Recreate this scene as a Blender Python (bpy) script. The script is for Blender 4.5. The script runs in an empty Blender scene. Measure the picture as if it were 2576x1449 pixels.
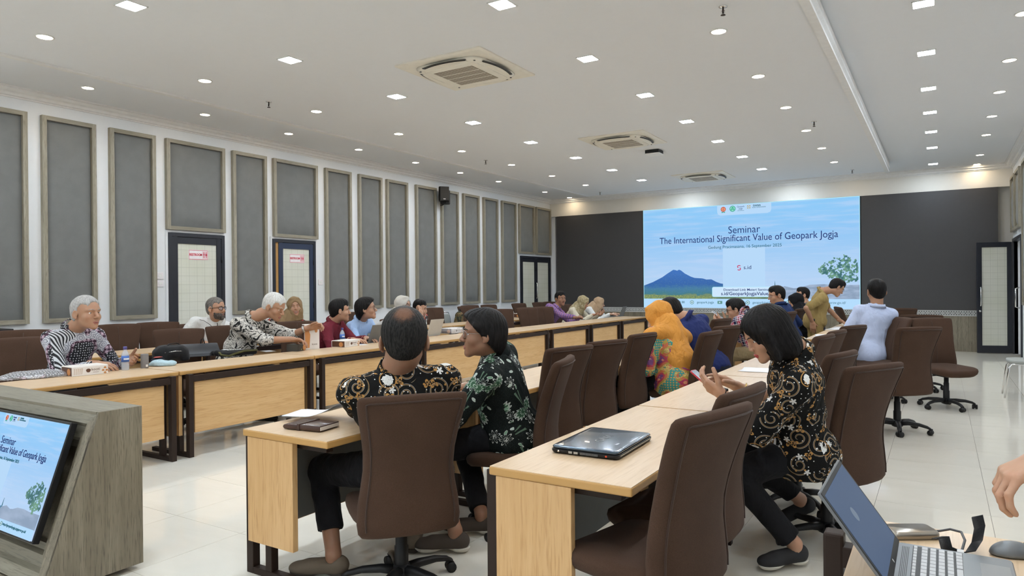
import bpy, bmesh, math, random
import numpy as np
from mathutils import Vector, Matrix
from math import sin, cos, pi, radians
random.seed(7); np.random.seed(7)
SC = bpy.context.scene
COL = SC.collection
# ---------------- camera, world, exposure ----------------
FW, FH, FPX, CAMH = 2576, 1449, 1743.656, 1.46
cd = bpy.data.cameras.new('camera'); cam = bpy.data.objects.new('camera', cd); COL.objects.link(cam)
cd.sensor_fit = 'HORIZONTAL'; cd.sensor_width = 36.0; cd.lens = 36.0*FPX/FW
cd.clip_start = 0.05; cd.clip_end = 100
RT = Vector((0.85072777, 0.52553621, -0.00860005)); UP = Vector((0.00562953, 0.00725068, 0.99995787)); FWD = Vector((-0.52557642, 0.85074034, -0.00320983))
cam.matrix_world = Matrix(((RT.x, UP.x, -FWD.x, 0), (RT.y, UP.y, -FWD.y, 0), (RT.z, UP.z, -FWD.z, CAMH), (0, 0, 0, 1)))
SC.camera = cam
W = bpy.data.worlds.new('world'); SC.world = W; W.use_nodes = True
W.node_tree.nodes['Background'].inputs[0].default_value = (0.9, 0.95, 1, 1)
W.node_tree.nodes['Background'].inputs[1].default_value = 0.3
SC.view_settings.view_transform = 'Standard'
try: SC.view_settings.look = 'None'
except Exception: pass
SC.view_settings.exposure = 0.0; SC.view_settings.gamma = 1.0; SC.view_settings.use_curve_mapping = False
try:
    SC.cycles.use_denoising = True; SC.cycles.max_bounces = 7; SC.cycles.diffuse_bounces = 4; SC.cycles.use_adaptive_sampling = True; SC.cycles.adaptive_threshold = 0.02; SC.cycles.glossy_bounces = 3
    SC.cycles.sample_clamp_indirect = 6; SC.cycles.caustics_reflective = False; SC.cycles.caustics_refractive = False
except Exception: pass
COOL_W, WARM_W = 205.0, 100.0      # lamp emission strengths
COOL_C, WARM_C = (0.78, 0.89, 1.0), (1.0, 0.80, 0.54)

# ---------------- node expression helper ----------------
class NT:
    def __init__(s, name, **kw):
        s.m = bpy.data.materials.new(name); s.m.use_nodes = True
        s.t = s.m.node_tree; s.n = s.t.nodes; s.b = s.n['Principled BSDF']
        for k, v in kw.items(): s.set(k, v)
    def sock(s, i, v):
        if isinstance(v, S): s.t.links.new(v.o, i)
        elif isinstance(v, bpy.types.NodeSocket): s.t.links.new(v, i)
        elif v is not None:
            if isinstance(v, (tuple, list)) and len(v) == 3 and i.type == 'RGBA': v = (*v, 1)
            i.default_value = v
    def set(s, k, v):
        k = {'col': 'Base Color', 'rough': 'Roughness', 'metal': 'Metallic', 'spec': 'Specular IOR Level', 'emit': 'Emission Color', 'es': 'Emission Strength',
             'trans': 'Transmission Weight', 'ior': 'IOR', 'alpha': 'Alpha', 'sheen': 'Sheen Weight', 'coat': 'Coat Weight', 'normal': 'Normal', 'sss': 'Subsurface Weight'}.get(k, k)
        s.sock(s.b.inputs[k], v)
    def node(s, ty, out=0, ins=None, **kw):
        n = s.n.new(ty)
        for k, v in kw.items(): setattr(n, k, v)
        for k, v in (ins or {}).items(): s.sock(n.inputs[k], v)
        return S(s, n.outputs[out], n)
    def coord(s, kind='Object'): return s.node('ShaderNodeTexCoord', kind)
    def uv(s, name='UVMap'): return s.node('ShaderNodeUVMap', 0, uv_map=name)
    def noise(s, v, scale=5, detail=3, rough=.5, out='Fac', dist=0, dims='3D'):
        return s.node('ShaderNodeTexNoise', out, {'Vector': v, 'Scale': scale, 'Detail': detail, 'Roughness': rough, 'Distortion': dist}, noise_dimensions=dims)
    def vor(s, v, scale=5, out='Distance', feature='F1', rnd=1.0, dims='3D'):
        return s.node('ShaderNodeTexVoronoi', out, {'Vector': v, 'Scale': scale, 'Randomness': rnd}, feature=feature, voronoi_dimensions=dims)
    def mapr(s, v, sc=(1, 1, 1), rot=(0, 0, 0), loc=(0, 0, 0)):
        return s.node('ShaderNodeMapping', 0, {'Vector': v, 'Scale': sc, 'Rotation': rot, 'Location': loc})
    def mix(s, f, a, b, mode='MIX'):
        n = s.n.new('ShaderNodeMix'); n.data_type = 'RGBA'; n.blend_type = mode
        s.sock(n.inputs[0], f); s.sock(n.inputs[6], a); s.sock(n.inputs[7], b)
        return S(s, n.outputs[2], n)
    def ramp(s, f, stops):
        n = s.n.new('ShaderNodeValToRGB'); s.sock(n.inputs[0], f)
        e = n.color_ramp.elements
        while len(e) > 1: e.remove(e[-1])
        e[0].position = stops[0][0]; e[0].color = (*stops[0][1], 1)
        for p, c in stops[1:]:
            k = e.new(p); k.color = (*c, 1)
        return S(s, n.outputs[0], n)
    def bump(s, h, st=.3, d=.01):
        s.set('normal', s.node('ShaderNodeBump', 0, {'Height': h, 'Strength': st, 'Distance': d}))
    def xyz(s, v):
        n = s.n.new('ShaderNodeSeparateXYZ'); s.sock(n.inputs[0], v)
        return [S(s, o, n) for o in n.outputs]
    def vec(s, x, y, z=0.0):
        return s.node('ShaderNodeCombineXYZ', 0, {'X': x, 'Y': y, 'Z': z})
    def vm(s, op, a, b=None, out=0):
        n = s.n.new('ShaderNodeVectorMath'); n.operation = op; s.sock(n.inputs[0], a)
        if b is not None: s.sock(n.inputs[1], b)
        return S(s, n.outputs[out], n)
class S:
    def __init__(s, t, o, n): s.t, s.o, s.n = t, o, n
    def _m(s, op, *a, clamp=False):
        n = s.t.n.new('ShaderNodeMath'); n.operation = op; n.use_clamp = clamp
        for i, v in enumerate(a): s.t.sock(n.inputs[i], v)
        return S(s.t, n.outputs[0], n)
    def __add__(s, b): return s._m('ADD', s, b)
    __radd__ = __add__
    def __sub__(s, b): return s._m('SUBTRACT', s, b)
    def __rsub__(s, b): return s._m('SUBTRACT', b, s)
    def __mul__(s, b): return s._m('MULTIPLY', s, b)
    __rmul__ = __mul__
    def __truediv__(s, b): return s._m('DIVIDE', s, b)
    def __lt__(s, b): return s._m('LESS_THAN', s, b)
    def __gt__(s, b): return s._m('GREATER_THAN', s, b)
    def abs(s): return s._m('ABSOLUTE', s)
    def sin(s): return s._m('SINE', s)
    def fract(s): return s._m('FRACT', s)
    def max(s, b): return s._m('MAXIMUM', s, b)
    def min(s, b): return s._m('MINIMUM', s, b)
    def pingpong(s, b): return s._m('PINGPONG', s, b)
    def ss(s, a, b):
        n = s.t.n.new('ShaderNodeMapRange'); n.interpolation_type = 'SMOOTHSTEP'
        s.t.sock(n.inputs[0], s); n.inputs[1].default_value = a; n.inputs[2].default_value = b
        return S(s.t, n.outputs[0], n)

MATS = {}
def M_(name, col, rough=.5, var=.5, **kw):
    if name not in MATS:
        t = NT(name, rough=rough, **kw)
        nz = t.noise(t.coord(), 14, 3)
        c = t.mix(nz.ss(.25, .75) * var, tuple(max(0, v*.94) for v in col), tuple(min(1, v*1.05) for v in col))
        t.set('col', c); MATS[name] = t.m
    return MATS[name]
def emis(name, col, st):
    if name not in MATS:
        t = NT(name, col=(0, 0, 0), emit=col, es=st, rough=1.0, spec=0.0); MATS[name] = t.m
    return MATS[name]
def wood(name, c1, c2, c3, axis='x', sc=1.0, rough=.35, bump=.08, spec=.5, streak=14):
    # grain runs along `axis`
    if name in MATS: return MATS[name]
    t = NT(name, rough=rough, spec=spec); o = t.coord()
    s = {'x': (.06, 1, 1), 'y': (1, .06, 1), 'z': (1, 1, .06)}[axis]
    v = t.mapr(o, tuple(k*sc for k in s))
    w = t.noise(v, 9, 4, .6, dist=1.2); f = t.noise(v, streak*6, 2, .6)
    c = t.mix(w.ss(.3, .7), c1, c2); c = t.mix((f.ss(.48, .72)) * .75, c, c3)
    big = t.noise(o, 1.3*sc, 2); c = t.mix(big.ss(.3, .8)*.25, c, c3)
    t.set('col', c); t.bump(f, bump, .002); MATS[name] = t.m
    return t.m

def fabric(name, c1, c2, sc=900, rough=.9, sheen=.15, st=.25):
    if name in MATS: return MATS[name]
    t = NT(name, rough=rough, sheen=sheen, spec=.10); o = t.coord()
    n = t.noise(o, sc, 2); b = t.noise(o, 7, 3)
    c = t.mix(n.ss(.35, .65), c1, c2); c = t.mix(b.ss(.3, .7)*.25, c, tuple(v*.75 for v in c1))
    t.set('col', c); t.bump(n, st, .002); MATS[name] = t.m
    return t.m

# ---------------- mesh helpers ----------------
class MB:
    def __init__(s): s.v = []; s.f = []; s.sm = []
    def add(s, vs, fs, smooth=False):
        o = len(s.v); s.v += [tuple(map(float, p)) for p in vs]
        for f in fs: s.f.append(tuple(i+o for i in f)); s.sm.append(smooth)
        return s
    def box(s, x0, x1, y0, y1, z0, z1, R=None, c=None):
        vs = [(x, y, z) for z in (z0, z1) for y in (y0, y1) for x in (x0, x1)]
        if R is not None:
            vs = [tuple((R @ Vector(p)) + Vector(c or (0, 0, 0))) for p in vs]
        return s.add(vs, [(0, 2, 3, 1), (4, 5, 7, 6), (0, 1, 5, 4), (2, 6, 7, 3), (0, 4, 6, 2), (1, 3, 7, 5)])
    def prism(s, poly, a, b, ax='z', smooth=False):
        # poly of 2D points extruded along axis from a to b
        def P(u, v, w): return {'z': (u, v, w), 'x': (w, u, v), 'y': (u, w, v)}[ax]
        n = len(poly); vs = [P(u, v, a) for u, v in poly] + [P(u, v, b) for u, v in poly]
        fs = [(i, (i+1) % n, (i+1) % n+n, i+n) for i in range(n)]
        s.add(vs, fs, smooth); s.add([vs[i] for i in range(n)], [tuple(range(n))][::1]); s.add(vs[n:], [tuple(range(n))])
        return s
    def rings(s, R, close=True, caps=True, smooth=True):
        n = len(R[0]); vs = [p for r in R for p in r]; fs = []
        for i in range(len(R)-1):
            for j in range(n if close else n-1):
                k = (j+1) % n; fs.append((i*n+j, i*n+k, (i+1)*n+k, (i+1)*n+j))
        if caps: fs += [tuple(reversed(range(n))), tuple(range((len(R)-1)*n, len(R)*n))]
        return s.add(vs, fs, smooth)
    def tube(s, pts, r, n=8, caps=True, flat=1.0, smooth=True):
        pts = [Vector(p) for p in pts]; m = len(pts)
        rs = r if isinstance(r, (list, tuple)) else [r]*m
        R = []; prev = None
        for i, p in enumerate(pts):
            d = (pts[min(i+1, m-1)]-pts[max(i-1, 0)])
            d = d.normalized() if d.length > 1e-9 else Vector((0, 0, 1))
            if prev is None:
                a = Vector((0, 0, 1)) if abs(d.z) < .9 else Vector((1, 0, 0)); u = d.cross(a).normalized()
            else: u = (prev-d*prev.dot(d)).normalized()
            prev = u; w = d.cross(u)
            R.append([tuple(p+u*cos(2*pi*j/n)*rs[i]+w*sin(2*pi*j/n)*rs[i]*flat) for j in range(n)])
        return s.rings(R, True, caps, smooth)
    def cyl(s, a, b, r, r2=None, n=16, smooth=True): return s.tube([a, b], [r, r if r2 is None else r2], n, True, smooth=smooth)
    def lathe(s, prof, c=(0, 0, 0), n=24, smooth=True):
        return s.rings([[(c[0]+r*cos(2*pi*j/n), c[1]+r*sin(2*pi*j/n), c[2]+z) for j in range(n)] for r, z in prof], True, True, smooth)
    def sphere(s, c, r, n=12, m=8):
        rr = r if isinstance(r, (list, tuple)) else (r, r, r)
        return s.rings([[(c[0]+rr[0]*sin(a)*cos(2*pi*j/n), c[1]+rr[1]*sin(a)*sin(2*pi*j/n), c[2]-rr[2]*cos(a)) for j in range(n)]
                        for a in [pi*(i+.02)/(m+.04) for i in range(m+1)]])
    def build(s, name, mat, parent=None, loc=None, rot=None, bevel=0, seg=2, smooth=None, norm=True):
        me = bpy.data.meshes.new(name); me.from_pydata(s.v, [], s.f)
        me.polygons.foreach_set('use_smooth', [bool(x) if smooth is None else smooth for x in s.sm]); me.update()
        if bevel or norm:
            bm = bmesh.new(); bm.from_mesh(me)
            if bevel: bmesh.ops.remove_doubles(bm, verts=bm.verts, dist=1e-6)
            bmesh.ops.recalc_face_normals(bm, faces=bm.faces)
            if bevel:
                es = [e for e in bm.edges if len(e.link_faces) == 2 and e.calc_face_angle(0) > .5]
                bmesh.ops.bevel(bm, geom=es, offset=bevel, segments=seg, affect='EDGES', profile=.5)
                for f in bm.faces: f.smooth = len(f.verts) != 0 and f.smooth
            bm.to_mesh(me); bm.free()
        if mat: me.materials.append(mat)
        return ob(name, me, parent, loc, rot)
def ob(name, data, parent=None, loc=None, rot=None):
    o = bpy.data.objects.new(name, data); COL.objects.link(o)
    if parent: o.parent = parent
    if loc is not None: o.location = loc
    if rot is not None: o.rotation_euler = rot if isinstance(rot, (tuple, list)) else (0, 0, rot)
    return o
def tag(o, label=None, cat=None, group=None, kind=None):
    if label: o['label'] = label
    if cat: o['category'] = cat
    if group: o['group'] = group
    if kind: o['kind'] = kind
    return o
def empty(name, loc=(0, 0, 0), rot=0, label=None, cat=None, group=None):
    o = ob(name, None, None, loc, rot); o.empty_display_size = .05
    return tag(o, label, cat, group)
def ctree(o, parent=None):
    c = o.copy(); COL.objects.link(c); c.parent = parent
    for ch in list(o.children): ctree(ch, c)
    return c
def text(s, size, mat, parent, loc, rot=(pi/2, 0, 0), ext=.0015, ax='CENTER', name='lettering', sx=1.0, bold=0.0, space=1.0):
    cu = bpy.data.curves.new(name, 'FONT'); cu.body = s; cu.size = size; cu.extrude = ext; cu.align_x = ax; cu.align_y = 'CENTER'; cu.offset = bold
    cu.space_character = space; cu.resolution_u = 3
    t = bpy.data.objects.new('tmp_text', cu); COL.objects.link(t)
    dg = bpy.context.evaluated_depsgraph_get(); me = bpy.data.meshes.new_from_object(t.evaluated_get(dg)); me.name = name
    bpy.data.objects.remove(t); bpy.data.curves.remove(cu)
    if sx != 1: me.transform(Matrix.Diagonal((sx, 1, 1, 1)))
    me.materials.clear(); me.materials.append(mat)
    return ob(name, me, parent, loc, rot)
# ---------------- materials ----------------
m_wall = M_('white_wall_paint', (.86, .88, .90), .6, var=.12)
m_ceil = M_('ceiling_paint', (.845, .86, .88), .8, var=.08)
m_back = M_('cream_wall_paint', (.78, .75, .69), .6, var=.12)
m_cornice = M_('cornice_plaster', (.84, .83, .81), .6)
m_board = M_('charcoal_board', (.045, .044, .046), .55)
m_black = M_('black_plastic', (.010, .010, .011), .45, spec=.3)
m_blackm = M_('black_aluminium', (.018, .020, .028), .35)
m_navy = M_('navy_aluminium', (.022, .035, .075), .35)
m_chrome = M_('chrome', (.8, .8, .8), .12, metal=1.0)
m_leg = M_('dark_brown_steel', (.026, .015, .011), .5, spec=.22)
m_wfab = fabric('panel_fabric', (.165, .17, .165), (.20, .205, .20), 600, .75)
m_brown = fabric('brown_chair_fabric', (.052, .029, .019), (.082, .047, .032), 700, .9, .04)
m_pipe = fabric('brown_piping', (.045, .027, .02), (.06, .036, .028), 700)
m_desk = wood('light_oak_laminate', (.62, .445, .275), (.68, .51, .34), (.54, .37, .21), 'y', 1.0, .32, .04)
m_deskedge = M_('oak_edge_band', (.50, .28, .09), .4)
m_panel = wood('oak_panel_laminate', (.60, .365, .155), (.67, .435, .205), (.50, .28, .105), 'y', 1.2, .45, .05)
m_end = wood('oak_end_laminate', (.58, .35, .15), (.66, .425, .205), (.47, .265, .10), 'z', 1.6, .45, .05)
m_gwood = wood('grey_brown_wood_z', (.165, .140, .098), (.245, .215, .155), (.075, .062, .043), 'z', 1.3, .45, .15, streak=20)
m_gwoodx = wood('grey_brown_wood_x', (.185, .168, .125), (.25, .23, .175), (.11, .098, .072), 'x', 1.3, .42, .15, streak=20)
m_frz = wood('frame_wood_z', (.26, .235, .175), (.36, .33, .26), (.16, .14, .10), 'z', 1.3, .45, .15, streak=20)
m_gwoody = wood('grey_brown_wood_y', (.25, .225, .17), (.34, .31, .245), (.17, .15, .11), 'y', 1.3, .45, .15, streak=16)
def tile_mat():
    t = NT('floor_tile_gloss', rough=.07, spec=.6); o = t.coord()
    n = t.noise(t.mapr(o, (.5, 1.6, 1)), 2.2, 4, .6, dist=1.5)
    t.set('col', t.mix(n.ss(.35, .75), (.82, .785, .70), (.785, .75, .665))); return t.m
m_tile = tile_mat()
m_grout = M_('tile_grout', (.26, .24, .21), .8)

XL, XR, YB, YN, ZC, ZM = -9.42, 1.27, 17.33, -5.0, 3.87, 3.67
def struct(o, label=None): o['kind'] = 'structure'; return tag(o, label) if label else o
# ---------------- floor ----------------
fl = MB().box(XL-.2, XR+.2, YN-.2, YB+.2, -.12, -.006).build('floor', m_grout); struct(fl, 'cream polished tile floor')
TX, TY = .636, .645
me_t = None; tiles = []
nx0, nx1 = math.floor((XL-.26)/TX), math.ceil((XR-.26)/TX)
for i in range(nx0, nx1+1):
    for j in range(-12, 25):
        x0, y0 = .26+i*TX, 2.65+j*TY
        xa, xb, ya, yb = max(x0, XL), min(x0+TX, XR), max(y0, YN), min(y0+TY, YB)
        if xb-xa < .03 or yb-ya < .03: continue
        cx, cy = (xa+xb)/2, (ya+yb)/2; q = Vector((cx, cy, -CAMH)); dz = q.dot(FWD)
        sc = -1
        if dz > .3:
            u, v = q.dot(RT)/dz*FPX, q.dot(UP)/dz*FPX
            if abs(u) < 1500 and abs(v) < 950: sc = 1/dz**2.2
        tiles.append((sc, xa, xb, ya, yb))
tiles.sort(reverse=True); tmesh = {}
G = .0013
rest = MB()
for k, (sc, xa, xb, ya, yb) in enumerate(tiles):
    if k < 300 and sc > 0:
        key = (round(xb-xa, 3), round(yb-ya, 3))
        if key not in tmesh:
            w, h = (xb-xa)/2-G, (yb-ya)/2-G; b = .0015
            mb = MB(); mb.rings([[(-w, -h, -.008), (w, -h, -.008), (w, h, -.008), (-w, h, -.008)], [(-w, -h, -b), (w, -h, -b), (w, h, -b), (-w, h, -b)],
                                 [(-w, -h, 0), (w, -h, 0), (w, h, 0), (-w, h, 0)]], smooth=False)
            o = mb.build('floor_tile', m_tile, fl); tmesh[key] = o.data
        else: o = ob('floor_tile', tmesh[key], fl)
        o.location = ((xa+xb)/2, (ya+yb)/2, 0)
    else: rest.box(xa+G, xb-G, ya+G, yb-G, -.008, 0)
o = rest.build('remaining_floor_tiles', m_tile, fl); o['kind'] = 'stuff'
# ---------------- walls & ceiling ----------------
struct(MB().box(XL-.2, XL, YN, YB+.1, -.02, 4.0).build('wall_left', m_wall), 'white painted left wall with grey acoustic panels')
struct(MB().box(XL-.2, XR+.2, YB, YB+.4, 3.403, 4.0).build('trim_11', m_back), 'cream wall band above the big screen')
wb = MB(); wb.box(XL-.2, XR+.2, YB+.28, YB+.4, -.02, 3.40)

struct(wb.build('wall_back', m_back), 'cream back wall behind the screen boards')
wr = MB(); wr.box(XR, XR+.2, YN, 15.55, -.02, 4.0); wr.box(XR, XR+.2, 15.55, 17.2, 2.32, 4.0); wr.box(XR, XR+.2, 17.2, YB+.1, -.02, 4.0)
struct(wr.build('wall_right', m_wall), 'white right wall with padded panels and open doorway')
struct(MB().box(XL-.2, XR+.2, YN-.2, YN, -.02, 4.0).build('wall_near', m_wall))
struct(MB().box(XR+.9, XR+1.0, 14.5, 18, 0, 3).build('wall_corridor', m_wall))
MX0, MX1, MY1 = -7.45, -.88, 15.72
cb = MB(); cb.box(XL-.2, XR+.2, YN-.2, YB+.4, ZC, 4.0)
ce = struct(cb.build('ceiling', m_ceil), 'white ceiling with downlights')
struct(MB().box(MX0+.03, MX1-.05, YN-.1, MY1-.03, ZM, ZC+.01).build('ceiling_dropped', m_ceil), 'lower central ceiling slab')
# cornice profile (distance out from wall, z below ceiling)
def cornice(name, a, b, zc, inward, prof, lab=None):
    a, b, inw = Vector(a), Vector(b), Vector(inward)
    mb = MB(); mb.rings([[tuple(p+inw*u+Vector((0, 0, zc-v))) for u, v in prof] for p in (a, b)], smooth=False)
    o = mb.build(name, m_cornice); struct(o, lab); return o
PR = [(0, 0), (.15, 0), (.15, .018), (.12, .024), (.105, .05), (.06, .062), (.05, .09), (.018, .098), (.018, .112), (0, .112)]
cornice('trim_1', (XL, YN, 0), (XL, YB, 0), ZC, (1, 0, 0), PR, 'white stepped cornice along the left wall')
cornice('trim_2', (XL, YB, 0), (XR, YB, 0), ZC, (0, -1, 0), PR, 'white stepped cornice above the screen')
cornice('trim_3', (XR, YN, 0), (XR, YB, 0), ZC, (-1, 0, 0), PR, 'white stepped cornice on the right wall')
PD = [(0, 0), (.03, .02), (.03, .05), (.015, .07), (.035, .095), (.035, .13), (.01, .15), (.01, .175), (.03, .19), (.03, .218), (-.045, .218), (-.045, .20)]
cornice('trim_4', (MX1, YN, 0), (MX1, MY1, 0), ZC, (1, 0, 0), PD, 'white moulding on the right edge of the dropped ceiling')
cornice('trim_5', (MX0, YN, 0), (MX0, MY1, 0), ZC, (-1, 0, 0), PD)
cornice('trim_6', (MX0, MY1, 0), (MX1, MY1, 0), ZC, (0, 1, 0), PD)
# ---------------- ceiling lights ----------------
e_cool = emis('cool_led', COOL_C, COOL_W); e_warm = emis('warm_led', WARM_C, WARM_W)
m_ring = M_('lamp_ring', (.85, .85, .83), .4)
cl_sq = empty('square_downlight'); 
mb = MB()
for a in range(4):
    R = Matrix.Rotation(a*pi/2, 3, 'Z'); mb.box(-.088, .088, .078, .088, -.008, 0, R=R)
mb.build('frame', m_ring, cl_sq); MB().box(-.078, .078, -.078, .078, -.005, -.001).build('diffuser', e_cool, cl_sq)
cl_rd = empty('round_downlight')
MB().lathe([(.074, 0), (.074, -.006), (.062, -.008), (.060, -.002)], n=24).build('ring', m_ring, cl_rd)
MB().lathe([(.060, -.001), (.060, -.005), (.0005, -.006)], n=24).build('diffuser', e_warm, cl_rd)
rows = [(cl_sq, -5.35, ZM, [3.05+1.55*k for k in range(-5, 8)], 'cool square downlight', 'the middle row left of the air conditioners'),
        (cl_sq, -2.91, ZM, [3.05+1.55*k for k in range(-5, 8)], 'cool square downlight', 'the middle row right of the air conditioners'),
        (cl_rd, -6.64, ZM, [3.02+1.55*k for k in range(-5, 8)], 'warm round downlight', 'the left edge of the dropped ceiling'),
        (cl_rd, -1.635, ZM, [3.02+1.55*k for k in range(-5, 8)], 'warm round downlight', 'the right edge of the dropped ceiling'),
        (cl_rd, -8.65, ZC, [-3.3, -1.75, -.2, 1.35, 2.9, 4.4, 5.95, 7.4, 8.93, 10.48, 11.95, 13.45, 15.65, 17.05], 'warm round downlight', 'the ceiling strip beside the left wall'),
        (cl_sq, -8.062, ZC, [-2.6, -1.1, .5, 2.05, 3.6, 5.11, 6.66, 8.2, 9.7, 11.24, 12.75, 14.3], 'cool square downlight', 'the left ceiling strip behind the step'),
        (cl_sq, -.11, ZC, [-3.9, -2.35, -.8, .8, 2.3, 3.85, 5.4, 6.98, 8.49, 10.07, 11.49, 12.98, 14.52, 16.53], 'cool square downlight', 'the ceiling strip beside the right wall'),
        (cl_rd, .655, ZC, [-3, -1.5, 0, 1.5, 3.1, 4.65, 6.2, 7.73, 9.28, 10.76, 12.27, 13.77, 15.88, 17.1], 'warm round downlight', 'the right ceiling strip nearest the right wall')]
ORD = ['nearest', 'second', 'third', 'fourth', 'fifth', 'sixth', 'seventh', 'eighth', 'ninth', 'tenth', 'eleventh', 'twelfth', 'thirteenth', 'fourteenth']
def inview(p):
    q = Vector(p)-Vector((0, 0, CAMH)); d = q.dot(FWD)
    return d > .1 and abs(q.dot(RT)/d*FPX) < FW/2+30 and abs(q.dot(UP)/d*FPX) < FH/2+20
rows += [(cl_rd if r_ else cl_sq, x_, ZC, [16.62], ('warm round' if r_ else 'cool square')+' downlight', w_+' gap between dropped ceiling and screen') for r_, x_, w_ in ((1, -6.6, 'the left'), (0, -5.35, 'the centre left'), (0, -2.91, 'the centre right'), (1, -1.65, 'the right'))]
first = {cl_sq: True, cl_rd: True}
for proto, x, zz, ys, lab, where in rows:
    vis = 0; hid = 0
    for y in ys:
        o = proto if first[proto] else ctree(proto); first[proto] = False
        o.location = (x, y, zz)
        if inview((x, y, zz)):
            tag(o, f'{lab}, {ORD[vis]} seen in {where}', 'ceiling light', lab+'s in '+where); vis += 1
        else: tag(o, f'{lab}, {ORD[hid]} unseen of {where}', 'ceiling light', lab+'s in '+where); hid += 1
# ---------------- air conditioners ----------------
m_ac = M_('ac_plastic', (.84, .80, .70), .45); m_acd = M_('ac_dark_slot', (.05, .05, .05), .6)
def grille_mat():
    t = NT('ac_grille_mesh', rough=.6); x, y, z = t.xyz(t.coord())
    l = ((x*160).sin()*.5+.5).max((y*160).sin()*.5+.5)
    t.set('col', t.mix(l.ss(.5, 1), (.24, .20, .15), (.36, .31, .25))); return t.m
m_grl = grille_mat()
def rrect(w, h, r, n=5, z=0.0):
    P = []
    for cx, cy, a0 in ((w-r, h-r, 0), (-w+r, h-r, pi/2), (-w+r, -h+r, pi), (w-r, -h+r, 3*pi/2)):
        for k in range(n+1):
            a = a0+pi/2*k/n; P.append((cx+r*cos(a), cy+r*sin(a), z))
    return P
def make_ac():
    t = empty('ceiling_air_conditioner')
    MB().rings([rrect(.52, .52, .02, 5, 0), rrect(.52, .52, .02, 5, -.012), rrect(.49, .49, .03, 5, -.02), rrect(.40, .40, .14, 5, -.02)], smooth=False).build('outer_panel', m_ac, t)
    MB().rings([rrect(.40, .40, .14, 5, -.0205), rrect(.375, .375, .13, 5, -.045), rrect(.34, .34, .12, 5, -.052), rrect(.33, .33, .10, 5, -.052)]).build('centre_panel', m_ac, t)
    MB().rings([rrect(.318, .318, .06, 5, -.052), rrect(.315, .315, .06, 5, -.058)], smooth=False).build('grille_frame', m_ac, t)
    g = MB().box(-.235, .235, -.235, .235, -.062, -.056).build('grille', m_grl, t)
    for k in (-.117, 0, .117): MB().box(-.235, .235, k-.003, k+.003, -.066, -.062).build('grille_bar', m_ac, g)
    for a in range(4):
        R = Matrix.Rotation(a*pi/2, 3, 'Z')
        mb = MB(); mb.rings([[tuple(R @ Vector((u*.26, .362+.045*(1-u*u)+dy, z))) for u in [i/6 for i in range(-6, 7)]]
                              for dy, z in ((-.045, -.05), (-.02, -.056), (.005, -.052))], close=False, caps=False); mb.build('air_flap', m_ac, t)
        mb = MB(); mb.rings([[tuple(R @ Vector((u*.265, .372+.045*(1-u*u)+dy, z))) for u in [i/6 for i in range(-6, 7)]]
                              for dy, z in ((-.028, -.049), (.02, -.042))], close=False, caps=False); mb.build('air_slot', m_acd, t)
        c = R @ Vector((.33, .33, -.05)); MB().sphere(tuple(c), (.012, .012, .004), 8, 4).build('corner_clip', m_acd, t)
    return t
ac = make_ac()
for i, (y, lab) in enumerate(((5.8, 'large cream ceiling air conditioner nearest the camera'), (9.92, 'cream ceiling air conditioner in the middle of the row'), (14.15, 'cream ceiling air conditioner nearest the big screen'))):
    o = ac if i == 0 else ctree(ac); o.location = (-4.11, y, ZM); tag(o, lab, 'air conditioner', 'ceiling air conditioners')
# sprinklers
def make_spr():
    t = empty('ceiling_sprinkler'); MB().lathe([(.035, 0), (.033, -.006), (.012, -.01)], n=14).build('rosette', m_chrome, t)
    MB().cyl((0, 0, -.008), (0, 0, -.055), .007, n=8).build('stem', m_leg, t)
    mb = MB(); mb.tube([(-.012, 0, -.03), (-.014, 0, -.05), (0, 0, -.066)], .003, 6); mb.tube([(.012, 0, -.03), (.014, 0, -.05), (0, 0, -.066)], .003, 6); mb.build('yoke', m_chrome, t)
    MB().lathe([(.018, -.066), (.02, -.069), (.004, -.07)], n=12).build('deflector', m_leg, t); return t
sp = make_spr()
for i, (x, y, w) in enumerate(((-1.46, 5.6, 'near the right edge of the dropped ceiling, nearest'), (-6.77, 5.5, 'near the left edge of the dropped ceiling, nearest'), (-1.455, 10.25, 'midway along the right edge of the dropped ceiling'),
                (-6.78, 10.13, 'midway along the left edge of the dropped ceiling'), (-1.45, 15.03, 'at the far right end of the dropped ceiling'), (-6.85, 15.1, 'at the far left end of the dropped ceiling'))):
    o = sp if i == 0 else ctree(sp); o.location = (x, y, ZM); tag(o, 'small chrome fire sprinkler '+w, 'sprinkler', 'ceiling fire sprinklers')
t = empty('ceiling_hatch', (-4.0, 10.97, ZM), 0, 'small white wireless access box hanging from the ceiling between air conditioners', 'access point')
MB().rings([rrect(.13, .13, .03, 4, -.06), rrect(.12, .12, .03, 4, -.075)], smooth=False).build('cover', m_ring, t)
MB().box(-.115, .115, -.115, .115, -.06, -.004).build('body', m_black, t)

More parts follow.
